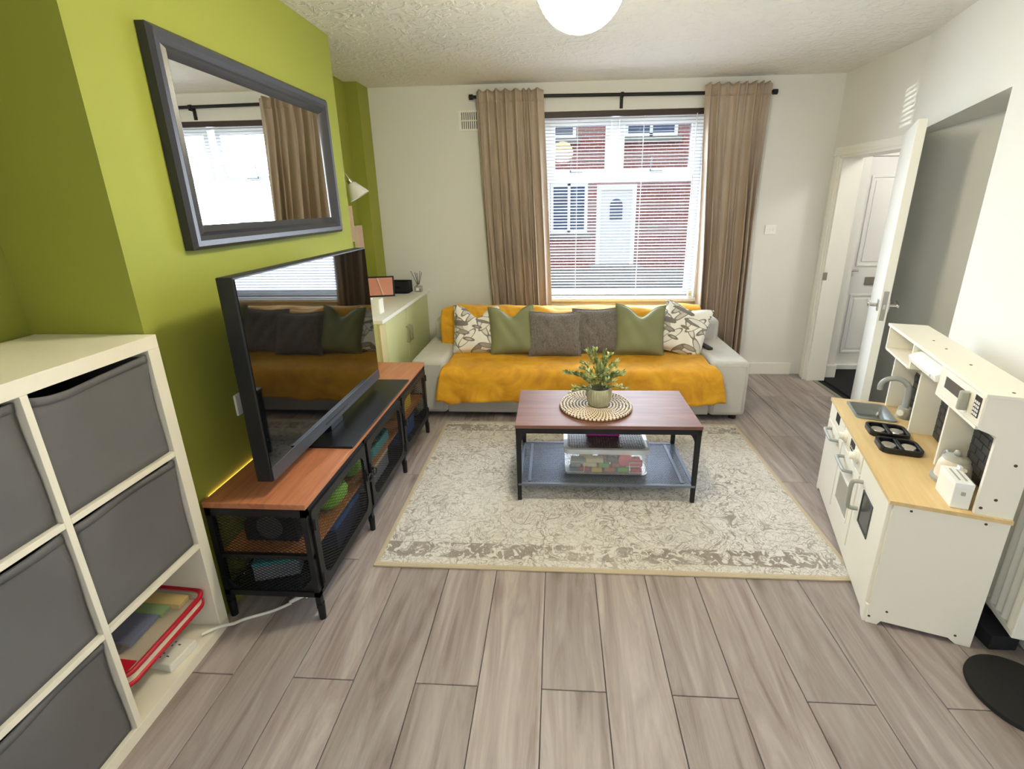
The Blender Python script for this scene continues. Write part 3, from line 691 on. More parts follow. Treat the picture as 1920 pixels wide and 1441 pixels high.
# ================================================================== TV BENCH
BX, BY, BL, BD, BH = -.866, 1.345, 1.53, .372, .50
tb = thing('tv_bench', 'long low tv bench with black mesh doors and a reddish wood top', 'tv bench', (BX, BY, 0))
bx(-BD, 0, BH-.022, 0, BL, BH).build('top', 'wood_bench', tb, bevel=.002)
fr = B()
zt, zb_ = BH-.0225, .112
for y in (0.0, BL-.02):
    fr.box(-BD+.005, y, zt-.03, -.002, y+.02, zt).box(-BD+.005, y, zb_-.01, -.002, y+.02, zb_+.012)
    fr.box(-BD+.005, y+.003, .268, -.002, y+.017, .283)
fr.box(-.022, 0, zt-.018, -.002, BL, zt).box(-.022, 0, zb_-.01, -.002, BL, zb_+.006).box(-BD+.005, 0, zt-.02, -BD+.025, BL, zt).box(-BD+.005, 0, zb_-.01, -BD+.025, BL, zb_+.008)
for y in (0, .505, 1.01, BL-.02):
    for x in (-.022, -BD+.005): fr.box(x, y, .05, x+.02, y+.02, zt)
fr.build('frame', 'black_metal', tb)
for y in (.01, .515, 1.02, BL-.01):
    for x in (-.010, -BD+.015): B().cyl((x, y, 0), (x, y, .07), .0125, .0145, n=12).build('leg', 'black_metal', tb, smooth=40)
bx(-BD+.02, .02, .268, -.022, BL-.02, .282).build('shelf_board', 'wood_shelf', tb)
bx(-BD+.02, .01, zb_-.004, -.02, BL-.01, zb_+.004).build('bottom_tray', 'black_metal', tb)
# end panels of expanded mesh with corner gussets
for y in (.009, BL-.011):
    b = B(); b.lattice((-BD+.02, y, zb_+.01), (1, 0, 0), (0, 0, 1), BD-.04, zt-.03-zb_-.01, .022, .0125, .0019, .0012)
    e = b.build('end_mesh', 'black_metal', tb, kind='stuff')
    g = B()
    for (xa, xb, za, zc) in ((-.022, -.075, zb_+.01, zb_+.07), (-BD+.02, -BD+.07, zb_+.01, zb_+.065)):
        g.prism([(xa, za), (xb, za), (xa, zc)], y-.002, y+.002, 'y')
    g.build('gusset', 'black_metal', e)
# doors
for i in range(3):
    y0 = .505*i+(.022 if i == 0 else .024); y1 = .505*(i+1)-.002 if i < 2 else BL-.022
    z0, z1 = zb_+.010, zt-.02
    d = B(); ring(d, rrect(y0, z0, y1, z1, .012), rrect(y0+.03, z0+.03, y1-.03, z1-.03, .045), -.004, .006, 'x')
    door = d.build('door', 'black_metal', tb, smooth=30)
    b = B(); b.lattice((.001, y0+.025, z0+.025), (0, 1, 0), (0, 0, 1), y1-y0-.05, z1-z0-.05, .022, .0125, .0019, .0012); b.build('door_mesh', 'black_metal', door, kind='stuff')
    ly = y1-.014 if i == 0 else y0+.014
    b = B().box(.006, ly-.008, .285, .010, ly+.008, .345).cyl((.010, ly, .315), (.020, ly, .315), .006, n=10)
    b.tube([(.022, ly+.017*math.cos(2*PI*k/16), .30+.017*math.sin(2*PI*k/16)) for k in range(16)], .003, 6, closed=True)
    b.build('latch', 'black_metal', door)
    hy = y0+.004 if i == 0 else y1-.004
    for z in (.17, .40): B().cyl((.008, hy, z-.02), (.008, hy, z+.02), .006, n=8).build('hinge', 'black_metal', door, smooth=40)
# led strip behind bench
lt = thing('led_strip', 'warm glowing light strip between the tv bench and the green wall', 'light strip', (-1.2495, BY+.05, .484))
bx(0, 0, 0, .004, 1.3, .006).build('strip', 'led', lt)
# things inside the bench
def blob(name, label, cat, mat, loc, sx, sy, sz, group, lid=None, power=3.0):
    t = thing(name, label, cat, loc, group=group)
    b = B(); n = 16; vs = []; 
    for i in range(9):
        a = -PI/2+PI*i/8; cz = math.copysign(abs(math.sin(a))**(2/power), math.sin(a)); cr = abs(math.cos(a))**(2/power)
        for k in range(n):
            q = 2*PI*k/n; cx_ = math.copysign(abs(math.cos(q))**(2/power), math.cos(q)); cy_ = math.copysign(abs(math.sin(q))**(2/power), math.sin(q))
            vs.append((sx*cr*cx_, sy*cr*cy_, sz*(1+cz)))
    b.add(vs, [(i*n+k, i*n+(k+1) % n, (i+1)*n+(k+1) % n, (i+1)*n+k) for i in range(8) for k in range(n)])
    b.build('shell', mat, t, smooth=60)
    if lid: bx(-sx*.5, -sy*.5, sz*1.98, sx*.5, sy*.5, sz*1.98+.015).build('lid', lid, t, bevel=.004)
    return t
IX = BX-.19
sp = thing('speaker', 'black arch-shaped speaker on the near shelf of the tv bench', 'speaker', (IX-.01, BY+.08, .2825))
pts = [(-.10, 0), (.10, 0)]+[(.10*math.cos(R(a)), .05+.085*math.sin(R(a))) for a in range(0, 181, 12)]
B().prism(pts, 0, .13, 'y').build('body', 'black_soft', sp, smooth=30)
B().cyl((0, -.002, .06), (0, .001, .06), .05, n=24).build('grille', 'dark_grey', sp)
g_ = 'toys and boxes inside the tv bench'
blob('toy_turtle', 'lime green rounded toy on the bench shelf, nearer the mesh end', 'toy', 'lime', (IX+.10, BY+.33, .2825), .06, .085, .035, g_, 'toy_green')
blob('toy_ball', 'lime green rounded toy on the bench shelf, second from the mesh end', 'toy', 'lime', (IX+.09, BY+.50-.06+.10, .2825), .055, .05, .05, g_, 'teal')
t = thing('toy_tray', 'teal shallow tray on the middle shelf of the tv bench', 'tray', (IX+.06, BY+.80, .2825), group=g_)
b = B(); ring(b, rrect(-.09, -.12, .09, .12, .02), rrect(-.082, -.112, .082, .112, .015), 0, .05, 'z'); b.prism(rrect(-.088, -.118, .088, .118, .02), 0, .006); b.build('tray_body', 'teal', t, smooth=30)
for k, (mt, dx, dy, s_) in enumerate((('orange', -.03, -.05, .035), ('yellow', .02, .03, .04), ('toy_red', -.02, .07, .03))):
    o = bx(-s_/2, -s_/2, 0, s_/2, s_/2, s_).build('toy_cube', mt, bevel=.003); o.location = (IX+.06+dx, BY+.80+dy, .2825+.0065); tag(o, '%s toy cube in the teal tray inside the tv bench' % mt.replace('toy_', ''), 'toy', 'toy cubes in the tray')
def boxed(name, label, mat, loc, sx, sy, sz, lidm, rz=0, cat='box'):
    t = thing(name, label, cat, loc, rz, group=g_)
    bx(-sx/2, -sy/2, 0, sx/2, sy/2, sz*.8).build('body', mat, t, bevel=.003)
    bx(-sx/2-.002, -sy/2-.002, sz*.8, sx/2+.002, sy/2+.002, sz).build('lid', lidm, t, bevel=.003)
    return t
ZB = zb_+.0045
boxed('toy_box', 'yellow topped box on the far shelf of the tv bench', 'yellow', (IX+.06, BY+1.24, .2825), .16, .22, .12, 'orange')
boxed('game_box', 'dark blue box in the bottom of the tv bench near the mesh end', 'navy', (IX+.06, BY+.36, ZB), .18, .24, .11, 'blue')
boxed('game_box', 'teal and grey box low in the tv bench near end', 'toy_grey', (IX-.03, BY+.13, ZB), .16, .12, .08, 'teal', .3)
boxed('game_box', 'grey box in the bottom of the middle of the tv bench', 'toy_grey', (IX+.04, BY+.78, ZB), .18, .28, .10, 'toy_cream')
boxed('game_box', 'blue box in the bottom of the far end of the tv bench', 'blue', (IX+.05, BY+1.25, ZB), .18, .26, .12, 'navy')

# ================================================================== TV
tv = thing('television', 'large black flat screen television on the tv bench', 'television', (-1.01, 1.395, BH))
TL, TZ0, TZ1 = 1.045, .055, .775
bx(-.045, 0, TZ0, .012, TL, TZ1).build('body', 'black_plastic', tv, bevel=.004)
bx(.012, .006, TZ0+.055, .0145, TL-.006, TZ1-.006).build('screen', 'tv_screen', tv)
bx(.012, .004, TZ0+.003, .017, TL-.004, TZ0+.055).build('lower_bezel', plain('bezel', '33353B', .35), tv, bevel=.001)
bx(.017, .40, TZ0+.022, .0178, .62, TZ0+.03).build('bezel_slot', 'black_plastic', tv)
B().prism([(-.09, .34), (.15, .34), (.15, 1.14), (-.09, 1.14)], 0, .010).build('stand_base', 'black_plastic', tv, bevel=.003)
bx(-.04, .48, .009, -.005, .60, TZ0+.1).build('stand_neck', 'black_plastic', tv, bevel=.003)
bx(-.075, .15, TZ0+.12, -.045, TL-.15, TZ0+.45).build('rear_housing', 'black_plastic', tv, bevel=.006)

# ================================================================== CUBE SHELF
SX, SY1 = -1.212, 1.308
sf = thing('cube_shelf', 'white cube shelving unit with dark fabric boxes by the chimney breast', 'shelving', (SX, SY1, 0))
SD = .39; c_ = .335; to = .040; ti = .017; SH = 2*to+2*ti+3*c_; SW = 2*to+ti+2*c_
bx(-SD, -SW, SH-to, 0, 0, SH).build('top_panel', 'white_lam', sf, bevel=.0012)
bx(-SD, -SW, 0, 0, 0, to).build('bottom_panel', 'white_lam', sf, bevel=.0012)
for y in (0, -SW+to): bx(-SD, y-to, to, 0, y, SH-to).build('side_panel', 'white_lam', sf, bevel=.0012)
ym = -to-c_
bx(-SD, ym-ti, to, 0, ym, SH-to).build('divider', 'white_lam', sf, bevel=.001)
for k in (1, 2):
    z = to+k*c_+(k-1)*ti
    for y1 in (-to, ym-ti): bx(-SD, y1-c_, z, 0, y1, z+ti).build('shelf_board', 'white_lam', sf, bevel=.001)
bx(-SD, -SW, 0, -SD+.004, 0, SH).build('back_panel', 'white_lam', sf)
def bin_(y1, z0, label, sag, seed):
    t = thing('fabric_box', label, 'storage box', (SX-.012, SY1+y1-c_/2, z0+.001), group='dark grey fabric boxes in the shelf')
    rnd = random.Random(seed); hw = .1625; D = .36; Hh = .322
    a, b2, c2 = rnd.uniform(0, 6), rnd.uniform(0, 6), rnd.uniform(0, 6)
    def front(u, v):
        y = -hw+2*hw*u; z = Hh*v
        z -= sag*(math.sin(PI*u)**.8)*(v**3)*(1.3-.8*u)
        x = -.004 - .016*math.sin(PI*v)*math.sin(PI*u)*(.5+.5*math.sin(a+3*u)) - .006*math.sin(7*u+5*v+b2)*v - sag*.55*math.sin(PI*u)*v**4
        return (x, y, z)
    B().grid(front, 20, 16).build('front_panel', 'bin_grey', t, smooth=180, solid=.004)
    def inner(u, v):
        return (front(u, v)[0]-.004, front(u, v)[1]*.99, front(u, v)[2]-.004)
    s = B().box(-D, -hw, 0, -.008, hw, .004)
    s.box(-D, -hw, 0, -.012, -hw+.003, Hh-.006).box(-D, hw-.003, 0, -.012, hw, Hh-.006).box(-D, -hw, 0, -D+.003, hw, Hh-.006)
    s.build('box_sides', 'bin_grey', t)
    def hem(u, v):
        p = front(u, .93+.07*v); return (p[0]+.0035, p[1], p[2])
    B().grid(hem, 20, 2).build('hem', 'bin_grey', t, smooth=180, solid=.002)
zl = [to, to+c_+ti, to+2*(c_+ti)]
bin_(-to, zl[2], 'dark grey fabric box with sagging rim, top cell beside the green wall', .022, 1)
bin_(-to, zl[1], 'dark grey fabric box directly above the open cell with the red case', .004, 2)
bin_(ym-ti, zl[2], 'dark grey fabric box in the top left cell at the photo edge', .01, 3)
bin_(ym-ti, zl[1], 'dark grey fabric box in the middle left cell at the photo edge', .006, 4)
bin_(ym-ti, zl[0], 'dark grey fabric box in the bottom left cell, left of the red case', .006, 5)
# support box + red case
ZS = to+.0005
boxed_t = thing('white_carton', 'plain white carton at the back of the open shelf cell under the red case', 'box', (SX-.26, SY1-.20, ZS))
bx(-.10, -.12, 0, .08, .12, .085).build('body', 'gloss_white', boxed_t, bevel=.003); bx(-.101, -.121, .085, .081, .121, .098).build('lid', 'gloss_white', boxed_t, bevel=.003)
rc = thing('zip_case', 'clear zip case with red edging and colourful sheets in the open shelf cell', 'case', (SX-.17, SY1-.205, ZS+.122), rot=(R(0), R(4), R(0)))
W2, D2, T2 = .162, .148, .046
rim = lambda z: [(x, y, z) for x, y in rrect(-D2, -W2, D2, W2, .035, 6)]
bcase = B(); ring(bcase, rrect(-D2, -W2, D2, W2, .035, 6), rrect(-D2+.004, -W2+.004, D2-.004, W2-.004, .031, 6), 0, T2, 'z'); bcase.build('side_band', 'cream_card', rc, smooth=30)
for z in (.004, T2-.004): B().tube(rim(z), .008, 8, closed=True).build('red_piping', 'red', rc, smooth=60)
B().prism(rrect(-D2+.004, -W2+.004, D2-.004, W2-.004, .03, 6), T2-.003, T2-.001).build('clear_cover', 'clear_vinyl', rc)
B().prism(rrect(-D2+.004, -W2+.004, D2-.004, W2-.004, .03, 6), .002, .006).build('base', 'cream_card', rc)
bx(-.13, -W2+.012, T2-.0025, .135, -W2+.055, T2+.0015).build('red_panel', 'red', rc)
for nm, mt, a in (('blue_sheet', 'blue', (-.11, -.05, .02, .06, .06, .036)), ('navy_sheet', 'navy', (-.10, -.09, .012, .04, .0, .026)), ('green_sheet', 'toy_green', (-.12, .06, .02, .07, .13, .035)), ('yellow_sheet', 'yellow', (-.06, .10, .02, .10, .145, .038))):
    bx(*a).build(nm, mt, rc, bevel=.002)
es = thing('extension_socket', 'white two-way extension socket block on the shelf base in front of the red case', 'socket', (SX-.065, SY1-.17, ZS), R(-8))
bx(-.05, -.05, 0, .04, .05, .030).build('block', 'cable_white', es, bevel=.004)
for y in (-.022, .022):
    b = B().box(-.003, y-.002, .030, .007, y+.002, .0306)
    b.box(-.022, y-.010, .030, -.018, y-.004, .0306).box(-.022, y+.004, .030, -.018, y+.010, .0306); b.build('socket_slots', 'dark_grey', es)
cbw = thing('mains_cable', 'white mains cable with plug running from the shelf to under the tv bench', 'cable', (0, 0, 0))
pth = [(SX-.03, SY1-.09, ZS+.012), (SX+.012, SY1-.05, ZS+.006), (SX+.03, SY1-.015, .022), (SX+.05, SY1+.02, .008), (-1.08, 1.37, .006), (-1.03, 1.41, .006)]
def smoothp(p, n=6):
    out = []; P = [Vector(q) for q in p]
    for i in range(len(P)-1):
        a, b_, c2, d_ = P[max(i-1, 0)], P[i], P[i+1], P[min(i+2, len(P)-1)]
        for k in range(n):
            t_ = k/n; out.append(.5*((2*b_)+(-a+c2)*t_+(2*a-5*b_+4*c2-d_)*t_*t_+(-a+3*b_-3*c2+d_)*t_**3))
    return out+[P[-1]]
B().tube(smoothp(pth), .006, 8).build('flex', 'cable_white', cbw, smooth=60)
o = B().cyl((0, 0, 0), (.06, 0, 0), .007, .011, n=10).box(.055, -.02, -.008, .10, .02, .018).build('plug', 'cable_white', cbw, bevel=.002); o.location = (-1.035, 1.405, .012); o.rotation_euler = (0, 0, R(48))
for k in (-1, 0, 1):
    o = bx(.1, k*.013-.003, .0, .118, k*.013+.003, .006).build('plug_pin', 'brushed', cbw); o.location = (-1.035, 1.405, .012); o.rotation_euler = (0, 0, R(48))

# ================================================================== RUG
rg = thing('area_rug', 'cream rug with faded taupe floral pattern under the coffee table', 'rug', (.222, 2.325, 0))
bx(-1.0, -.70, .0005, 1.0, .70, .010).build('pile', 'rug', rg, bevel=.003)
b = B(); ring(b, [(-1.006, -.706), (1.006, -.706), (1.006, .706), (-1.006, .706)], [(-.998, -.698), (.998, -.698), (.998, .698), (-.998, .698)], .0005, .009, 'z'); b.build('bound_edge', plain('rug_edge', 'BFB095', .9), rg, bevel=.002)

# ================================================================== SOFA
sfa = thing('sofa', 'wide light grey fabric three-seat sofa under the window', 'sofa', (0, 0, 0))
S = 'sofa_grey'
bx(-1.03, 3.095, .035, -.785, 3.86, .44).build('arm', S, sfa, bevel=.035, bseg=4)
bx(1.062, 3.095, .035, 1.312, 3.86, .437).build('arm', S, sfa, bevel=.035, bseg=4)
bx(-.79, 3.115, .035, 1.066, 3.85, .225).build('base', S, sfa, bevel=.012, bseg=3)
for x0, x1 in ((-.782, .135), (.139, 1.058)): bx(x0, 3.065, .222, x1, 3.72, .378).build('seat_cushion', S, sfa, bevel=.05, bseg=4)
bx(-.99, 3.66, .035, 1.27, 3.86, .60).build('back_frame', S, sfa, bevel=.04, bseg=4)
for x0, x1 in ((-.90, .09), (.095, 1.09)): bx(x0, 3.56, .36, x1, 3.80, .665).build('back_cushion', S, sfa, bevel=.06, bseg=4)
for x in (-.97, 1.25):
    for y in (3.16, 3.8): B().cyl((x, y, 0), (x, y, .04), .025, n=12).build('foot', 'black_plastic', sfa)
# seam lines on arms
for x0, x1 in ((-1.0, -.815), (1.09, 1.284)): B().tube([(x0, 3.0945, .07), (x0, 3.0945, .405), (x1, 3.0945, .405), (x1, 3.0945, .07)], .0022, 6).build('piping', S, sfa)

def fold(x, y, k=1.0):
    return k*(.5*math.sin(11*x+4*y+1.3*math.sin(5*y))+.3*math.sin(23*x-9*y+2)+.2*math.sin(41*x+17*y))
# seat throw
def seat_throw():
    prof = [(3.60, .388), (3.45, .388), (3.30, .389), (3.18, .389), (3.11, .388), (3.075, .382), (3.05, .365), (3.038, .335), (3.033, .28), (3.03, .22), (3.028, .165)]
    L = [0]
    for a, b_ in zip(prof, prof[1:]): L.append(L[-1]+math.dist(a, b_))
    def at(t):
        s = t*L[-1]
        for i in range(len(L)-1):
            if s <= L[i+1]+1e-9: f_ = (s-L[i])/(L[i+1]-L[i]); return (prof[i][0]+(prof[i+1][0]-prof[i][0])*f_, prof[i][1]+(prof[i+1][1]-prof[i][1])*f_)
    def fn(u, v):
        y, z = at(v); h = max(0, (v-.62)/.38)
        x0 = -.772 - .075*h**.6; x1 = 1.045 + .10*h**.5
        x = x0+(x1-x0)*u
        amp = .004+.010*h
        f_ = fold(x, v*2.0)
        cr = math.sin(7*x+16*v+1.5*math.sin(3*x))*math.sin(2.3*x+.4)
        if h > 0: y -= abs(f_)*.024*h+.006*h+.016*max(0, cr)*min(1, h*2); z += .012*h*math.sin(3.1*x+1)+.010*h*f_ + .012*h*(1 if u < .04 or u > .96 else 0)
        z += amp*abs(f_)*(1-h)+.010*(1-h)*max(0, math.sin(5*x-9*v+.6))**2*(1 if v > .1 else 0)
        # ends lift towards the arms
        e = max(0, abs(2*u-1)-.86)/.14
        if h < .5: z += .016*e*(1-2*h)
        return (x, y, z)
    t = thing('seat_throw', 'mustard yellow velvet throw spread over the sofa seat', 'throw')
    B().grid(fn, 150, 44).build('cloth', 'mustard', t, smooth=180, solid=.005)
seat_throw()
def back_throw():
    prof = [(3.53, .42), (3.535, .52), (3.54, .60), (3.56, .66), (3.60, .686), (3.68, .690), (3.76, .684), (3.805, .66), (3.815, .625), (3.86, .612), (3.873, .58), (3.876, .50)]
    L = [0]
    for a, b_ in zip(prof, prof[1:]): L.append(L[-1]+math.dist(a, b_))
    def at(t):
        s = t*L[-1]
        for i in range(len(L)-1):
            if s <= L[i+1]+1e-9: f_ = (s-L[i])/(L[i+1]-L[i]); return (prof[i][0]+(prof[i+1][0]-prof[i][0])*f_, prof[i][1]+(prof[i+1][1]-prof[i][1])*f_)
    def fn(u, v):
        y, z = at(v); x = -.905+2.0*u
        tm = math.exp(-((v-.42)/.22)**2)
        f_ = fold(x*.8, v*1.3+.5)
        z += tm*(.016*f_+.012+.026*math.exp(-((x+.72)/.14)**2)+.020*math.exp(-((x-.98)/.12)**2)-.022*math.exp(-((x-.06)/.10)**2)*(1 if v < .5 else .4))
        if v < .3: y -= .02*abs(f_)*(1-v)+.004
        if v > .9: x += .01*f_
        if u > .9: z -= .05*(u-.9)*10*tm*(.5+.5*math.sin(9*v))
        if u < .05: z -= .03*(.05-u)*20*tm
        return (x, y, z)
    t = thing('back_throw', 'mustard yellow velvet throw draped over the sofa back', 'throw')
    B().grid(fn, 140, 40).build('cloth', 'mustard', t, smooth=180, solid=.006)
back_throw()
# cushions
def cushion(label, cx_, cy_, w_, h_, T, mat, chop, rz, lean, roll_=0, piping=None, fuzzy=False):
    t = thing('cushion', label, 'cushion', (cx_, cy_, .392), group='scatter cushions on the sofa', rot=(R(-lean), R(roll_), R(rz)))
    def side(sg):
        def fn(u, v):
            a, b_ = 2*u-1, 2*v-1
            x = a*w_/2*(1-.07*(1-b_*b_)); z = b_*h_/2*(1-.07*(1-a*a))
            th = T/2*max(0, (1-a**4)*(1-b_**4))**.55*(.85-.25*b_)
            d = chop*math.exp(-((a-.05)/.42)**2)*max(0, (b_+.6)/1.6)**2
            z -= d; th *= 1+.9*d/max(.01, h_)*(1-abs(a))
            th += .006*math.sin(9*a+5*b_)*(1-a*a)*(1-b_*b_)
            if fuzzy: th += .004*math.sin(37*a)*math.sin(41*b_)
            return (x, sg*th, z+h_/2)
        return fn
    b = B(); b.grid(side(-1), 28, 28); b.grid(side(1), 28, 28, flip=True)
    b.build('cover', mat, t, smooth=180)
    f_ = side(-1); e = [f_(i/24, 0) for i in range(24)]+[f_(1, i/24) for i in range(24)]+[f_(1-i/24, 1) for i in range(24)]+[f_(0, 1-i/24) for i in range(24)]
    B().tube([(p[0], 0, p[2]) for p in e], .0035 if not fuzzy else .006, 6, closed=True).build('edge_seam', piping or mat, t, smooth=60)
cushion('leaf-print cushion at the left end of the sofa', -.615, 3.40, .345, .37, .15, 'leaf_print', .085, 9, 20, 3)
cushion('plain olive green cushion left of the grey fur ones, dented top', -.325, 3.37, .345, .375, .15, 'cush_green', .075, 4, 20, -3)
cushion('taupe grey faux fur cushion fourth from the right, in front of its pair', -.015, 3.34, .385, .335, .14, 'fur_grey', .004, 2, 20, 1.5, fuzzy=True)
cushion('taupe grey faux fur cushion third from the right, behind the coffee table plant', .30, 3.41, .355, .345, .13, 'fur_grey', .003, -3, 19, -2, fuzzy=True)
cushion('plain olive green cushion second from the right, dented top', .60, 3.36, .365, .385, .15, 'cush_green', .085, -6, 21, 1)
cushion('leaf-print cushion at the right end of the sofa beside the remote', .885, 3.42, .345, .385, .14, 'leaf_print', .03, -16, 24, 12)
rm = thing('remote_control', 'black remote control lying on the right sofa arm', 'remote', (1.105, 3.44, .4375), R(12))
B().prism(rrect(-.024, -.08, .024, .08, .02), .0, .016).build('body', 'black_plastic', rm, bevel=.004)
for k in range(5): B().cyl((0, -.045+.024*k, .016), (0, -.045+.024*k, .0175), .006, n=10).build('button', 'dark_grey', rm)

# ================================================================== COFFEE TABLE
TX, TY, TW, TD, TH = -.205, 2.098, .912, .462, .44
ct = thing('coffee_table', 'low rectangular coffee table with dark wood top and black metal frame', 'table', (TX, TY, .0105), R(.6))
TH -= .0105
bx(0, 0, TH-.018, TW, TD, TH).build('top', 'wood_table', ct, bevel=.002)
f_ = B()
for y in (0.003, TD-.021): f_.box(.003, y, TH-.045, TW-.003, y+.018, TH-.0185)
for x in (.003, TW-.021): f_.box(x, .003, TH-.045, x+.018, TD-.003, TH-.0185)
f_.build('top_frame', 'black_metal', ct)
for x, sx in ((.003, 1), (TW-.030, -1)):
    for y in (.003, TD-.023):
        lx = .027
        b = B().hex8([(x+.003, y+.002, 0), (x+lx-.003, y+.002, 0), (x+lx-.003, y+.018, 0), (x+.003, y+.018, 0), (x, y, TH-.03), (x+lx, y, TH-.03), (x+lx, y+.02, TH-.03), (x, y+.02, TH-.03)])
        lg = b.build('leg', 'black_metal', ct, bevel=.002)
        if y < .1 or True:
            c0 = x+lx if sx > 0 else x
            pts = [(c0, TH-.03)]+[(c0+sx*(.065-.065*math.cos(R(a))), TH-.11+.08*math.sin(R(a))) for a in range(0, 91, 15)]
            B().prism(pts, y+.004, y+.010, 'y').build('gusset', 'black_metal', lg)
zs = .088
f_ = B()
for y in (.004, TD-.022): f_.box(.01, y, zs, TW-.01, y+.018, zs+.012)
for x in (.006, TW-.024): f_.box(x, .01, zs, x+.018, TD-.01, zs+.012)
f_.build('shelf_frame', plain('window_sheen_metal', '6C7482', .42, .5), ct, bevel=.001)  # window reflection put into a lighter blue-grey base colour
b = B(); b.lattice((.025, .025, zs+.009), (1, 0, 0), (0, 1, 0), TW-.05, TD-.05, .015, .015, .0048, .0015); b.build('shelf_mesh', 'window_sheen_metal', ct, kind='stuff')
b = B()
for x in (.06, TW-.075): b.box(x, .03, zs+.004, x+.014, TD-.03, zs+.012)
b.build('shelf_rib', 'window_sheen_metal', ct)
ZTT = .44+.0005
# placemat
pmx = thing('woven_placemat', 'round woven rattan placemat on the coffee table', 'placemat', (.207, 2.335, ZTT))
B().cyl((0, 0, 0), (0, 0, .004), .193, n=48).build('mat_base', plain('mat_brown', '6B4020', .7), pmx)
for k in range(11):
    r_ = .012+.0173*k; n = 24+6*k
    B().tube([(r_*math.cos(2*PI*i/n), r_*math.sin(2*PI*i/n), .0092+.0014*(1 if i % 2 else -1)) for i in range(n)], .0078, 6, closed=True).build('coil', 'weave', pmx, smooth=180)
# plant
pl = thing('potted_plant', 'bushy green artificial plant in a ribbed stone pot on the placemat', 'plant', (.222, 2.325, ZTT+.0175))
def rib(a, i, z): return 1+.035*math.cos(28*a)*(1 if .012 < z < .09 else .0)
B().lathe([(.045, 0), (.052, .004), (.060, .025), (.065, .055), (.064, .08), (.060, .094), (.056, .098), (.052, .095), (.054, .08), (.0, .08)], 168, mod=rib).build('pot', 'pot', pl, smooth=30)
B().cyl((0, 0, .079), (0, 0, .084), .053, n=24).build('soil', plain('soil', '4A3F30', .95), pl)
rnd = random.Random(5); stems = B(); leaves = B()
def leaf(p, d, nrm, L, W_):
    d = d.normalized(); s = d.cross(nrm)
    if s.length < 1e-4: s = d.orthogonal()
    s.normalize(); n_ = s.cross(d)
    q = [p, p+d*L*.35+s*W_-n_*.0, p+d*L*.75+s*W_*.7+n_*L*.06, p+d*L, p+d*L*.75-s*W_*.7+n_*L*.06, p+d*L*.35-s*W_, p+d*L*.4-n_*L*.10]
    leaves.add(q, [(0, 1, 6), (1, 2, 6), (2, 3, 6), (3, 4, 6), (4, 5, 6), (5, 0, 6)])
tips = [(-.17, -.02, .13), (-.15, .05, .10), (-.13, -.06, .06), (-.10, -.06, .17), (-.06, .0, .24), (-.03, -.03, .25), (-.02, .05, .23), (.02, -.02, .24), (.05, .0, .22), (.07, -.05, .18), (.09, .03, .17), (.11, -.02, .12), (.12, .05, .11), (-.08, .06, .16), (.04, .07, .18), (.0, -.07, .18), (-.05, -.08, .13), (.06, -.09, .11), (.12, -.05, .06), (-.11, .0, .12), (.02, -.05, .15), (-.02, .0, .19), (.08, .0, .13), (-.14, -.03, .03)]
for tp in tips:
    a = Vector((tp[0]*.12, tp[1]*.12, .08)); e = Vector((tp[0], tp[1], tp[2]+.05)); mid = Vector((tp[0]*.45, tp[1]*.45, .08+(tp[2]-.03)*.75+.02))
    pts = [a*(1-t_)**2+mid*2*t_*(1-t_)+e*t_*t_ for t_ in [k/8 for k in range(9)]]
    stems.tube(pts, .0013, 5)
    for i in range(2, 9):
        for s in range(4 if i < 8 else 5):
            dirv = (pts[i]-pts[i-1]).normalized(); o_ = Vector((rnd.uniform(-1, 1), rnd.uniform(-1, 1), rnd.uniform(-.2, 1)))
            d = dirv*.7+o_*.8
            leaf(pts[i], d, Vector((rnd.uniform(-.4, .4), rnd.uniform(-.6, .2), 1)), rnd.uniform(.022, .034), rnd.uniform(.0055, .0085))
stems.build('stems', plain('stem', '6A7040', .7), pl); leaves.build('foliage', 'leaf', pl, smooth=180, kind='stuff')
# storage box with bricks
BZ = .0105+zs+.0125
sb = thing('storage_box', 'clear plastic storage box of toy bricks on the coffee table shelf', 'storage box', (.262, 2.335, BZ))
bw_, bd_, bh_ = .215, .135, .135
b = B(); o_ = rrect(-bw_, -bd_, bw_, bd_, .03); i_ = rrect(-bw_+.003, -bd_+.003, bw_-.003, bd_-.003, .028)
ring(b, o_, i_, .002, bh_, 'z'); b.prism(o_, 0, .003); b.build('tub', 'clear_plastic', sb, smooth=30)
b = B(); ring(b, rrect(-bw_-.008, -bd_-.008, bw_+.008, bd_+.008, .035), rrect(-bw_+.012, -bd_+.012, bw_-.012, bd_-.012, .025), bh_-.012, bh_+.014, 'z'); lid = b.build('lid_rim', 'milky_plastic', sb, smooth=30)
B().prism(rrect(-bw_+.013, -bd_+.013, bw_-.013, bd_-.013, .025), bh_+.004, bh_+.009).build('lid_panel', plain('lid_taupe', '6E665C', .4), lid)
for i in range(30):
    for j in range(1):
        x = -bw_+.022+i*(2*bw_-.044)/29
        b = B()
        for q in range(15): b.box(x-.0042, -bd_+.024+q*.0165, bh_+.009, x+.0042, -bd_+.024+q*.0165+.011, bh_+.0125)
        b.build('stud_row', 'lid_taupe', lid)
for s in (-1, 1):
    b = B(); ring(b, rrect(s*.16-.045, .012, s*.16+.045, .075, .008), rrect(s*.16-.042, .015, s*.16+.042, .072, .006), -bd_-.002, -bd_+.001, 'y'); b.build('moulded_panel', 'milky_plastic', sb)
pb = thing('purple_box', 'small purple box on the lid of the brick storage box', 'box', (.255, 2.395, BZ+bh_+.0145))
bx(-.088, -.05, 0, .088, .05, .055).build('carton', 'purple', pb, bevel=.002); bx(-.0885, -.0505, .040, .0885, .0505, .0575).build('lid', 'purple', pb, bevel=.002)
rnd = random.Random(21)
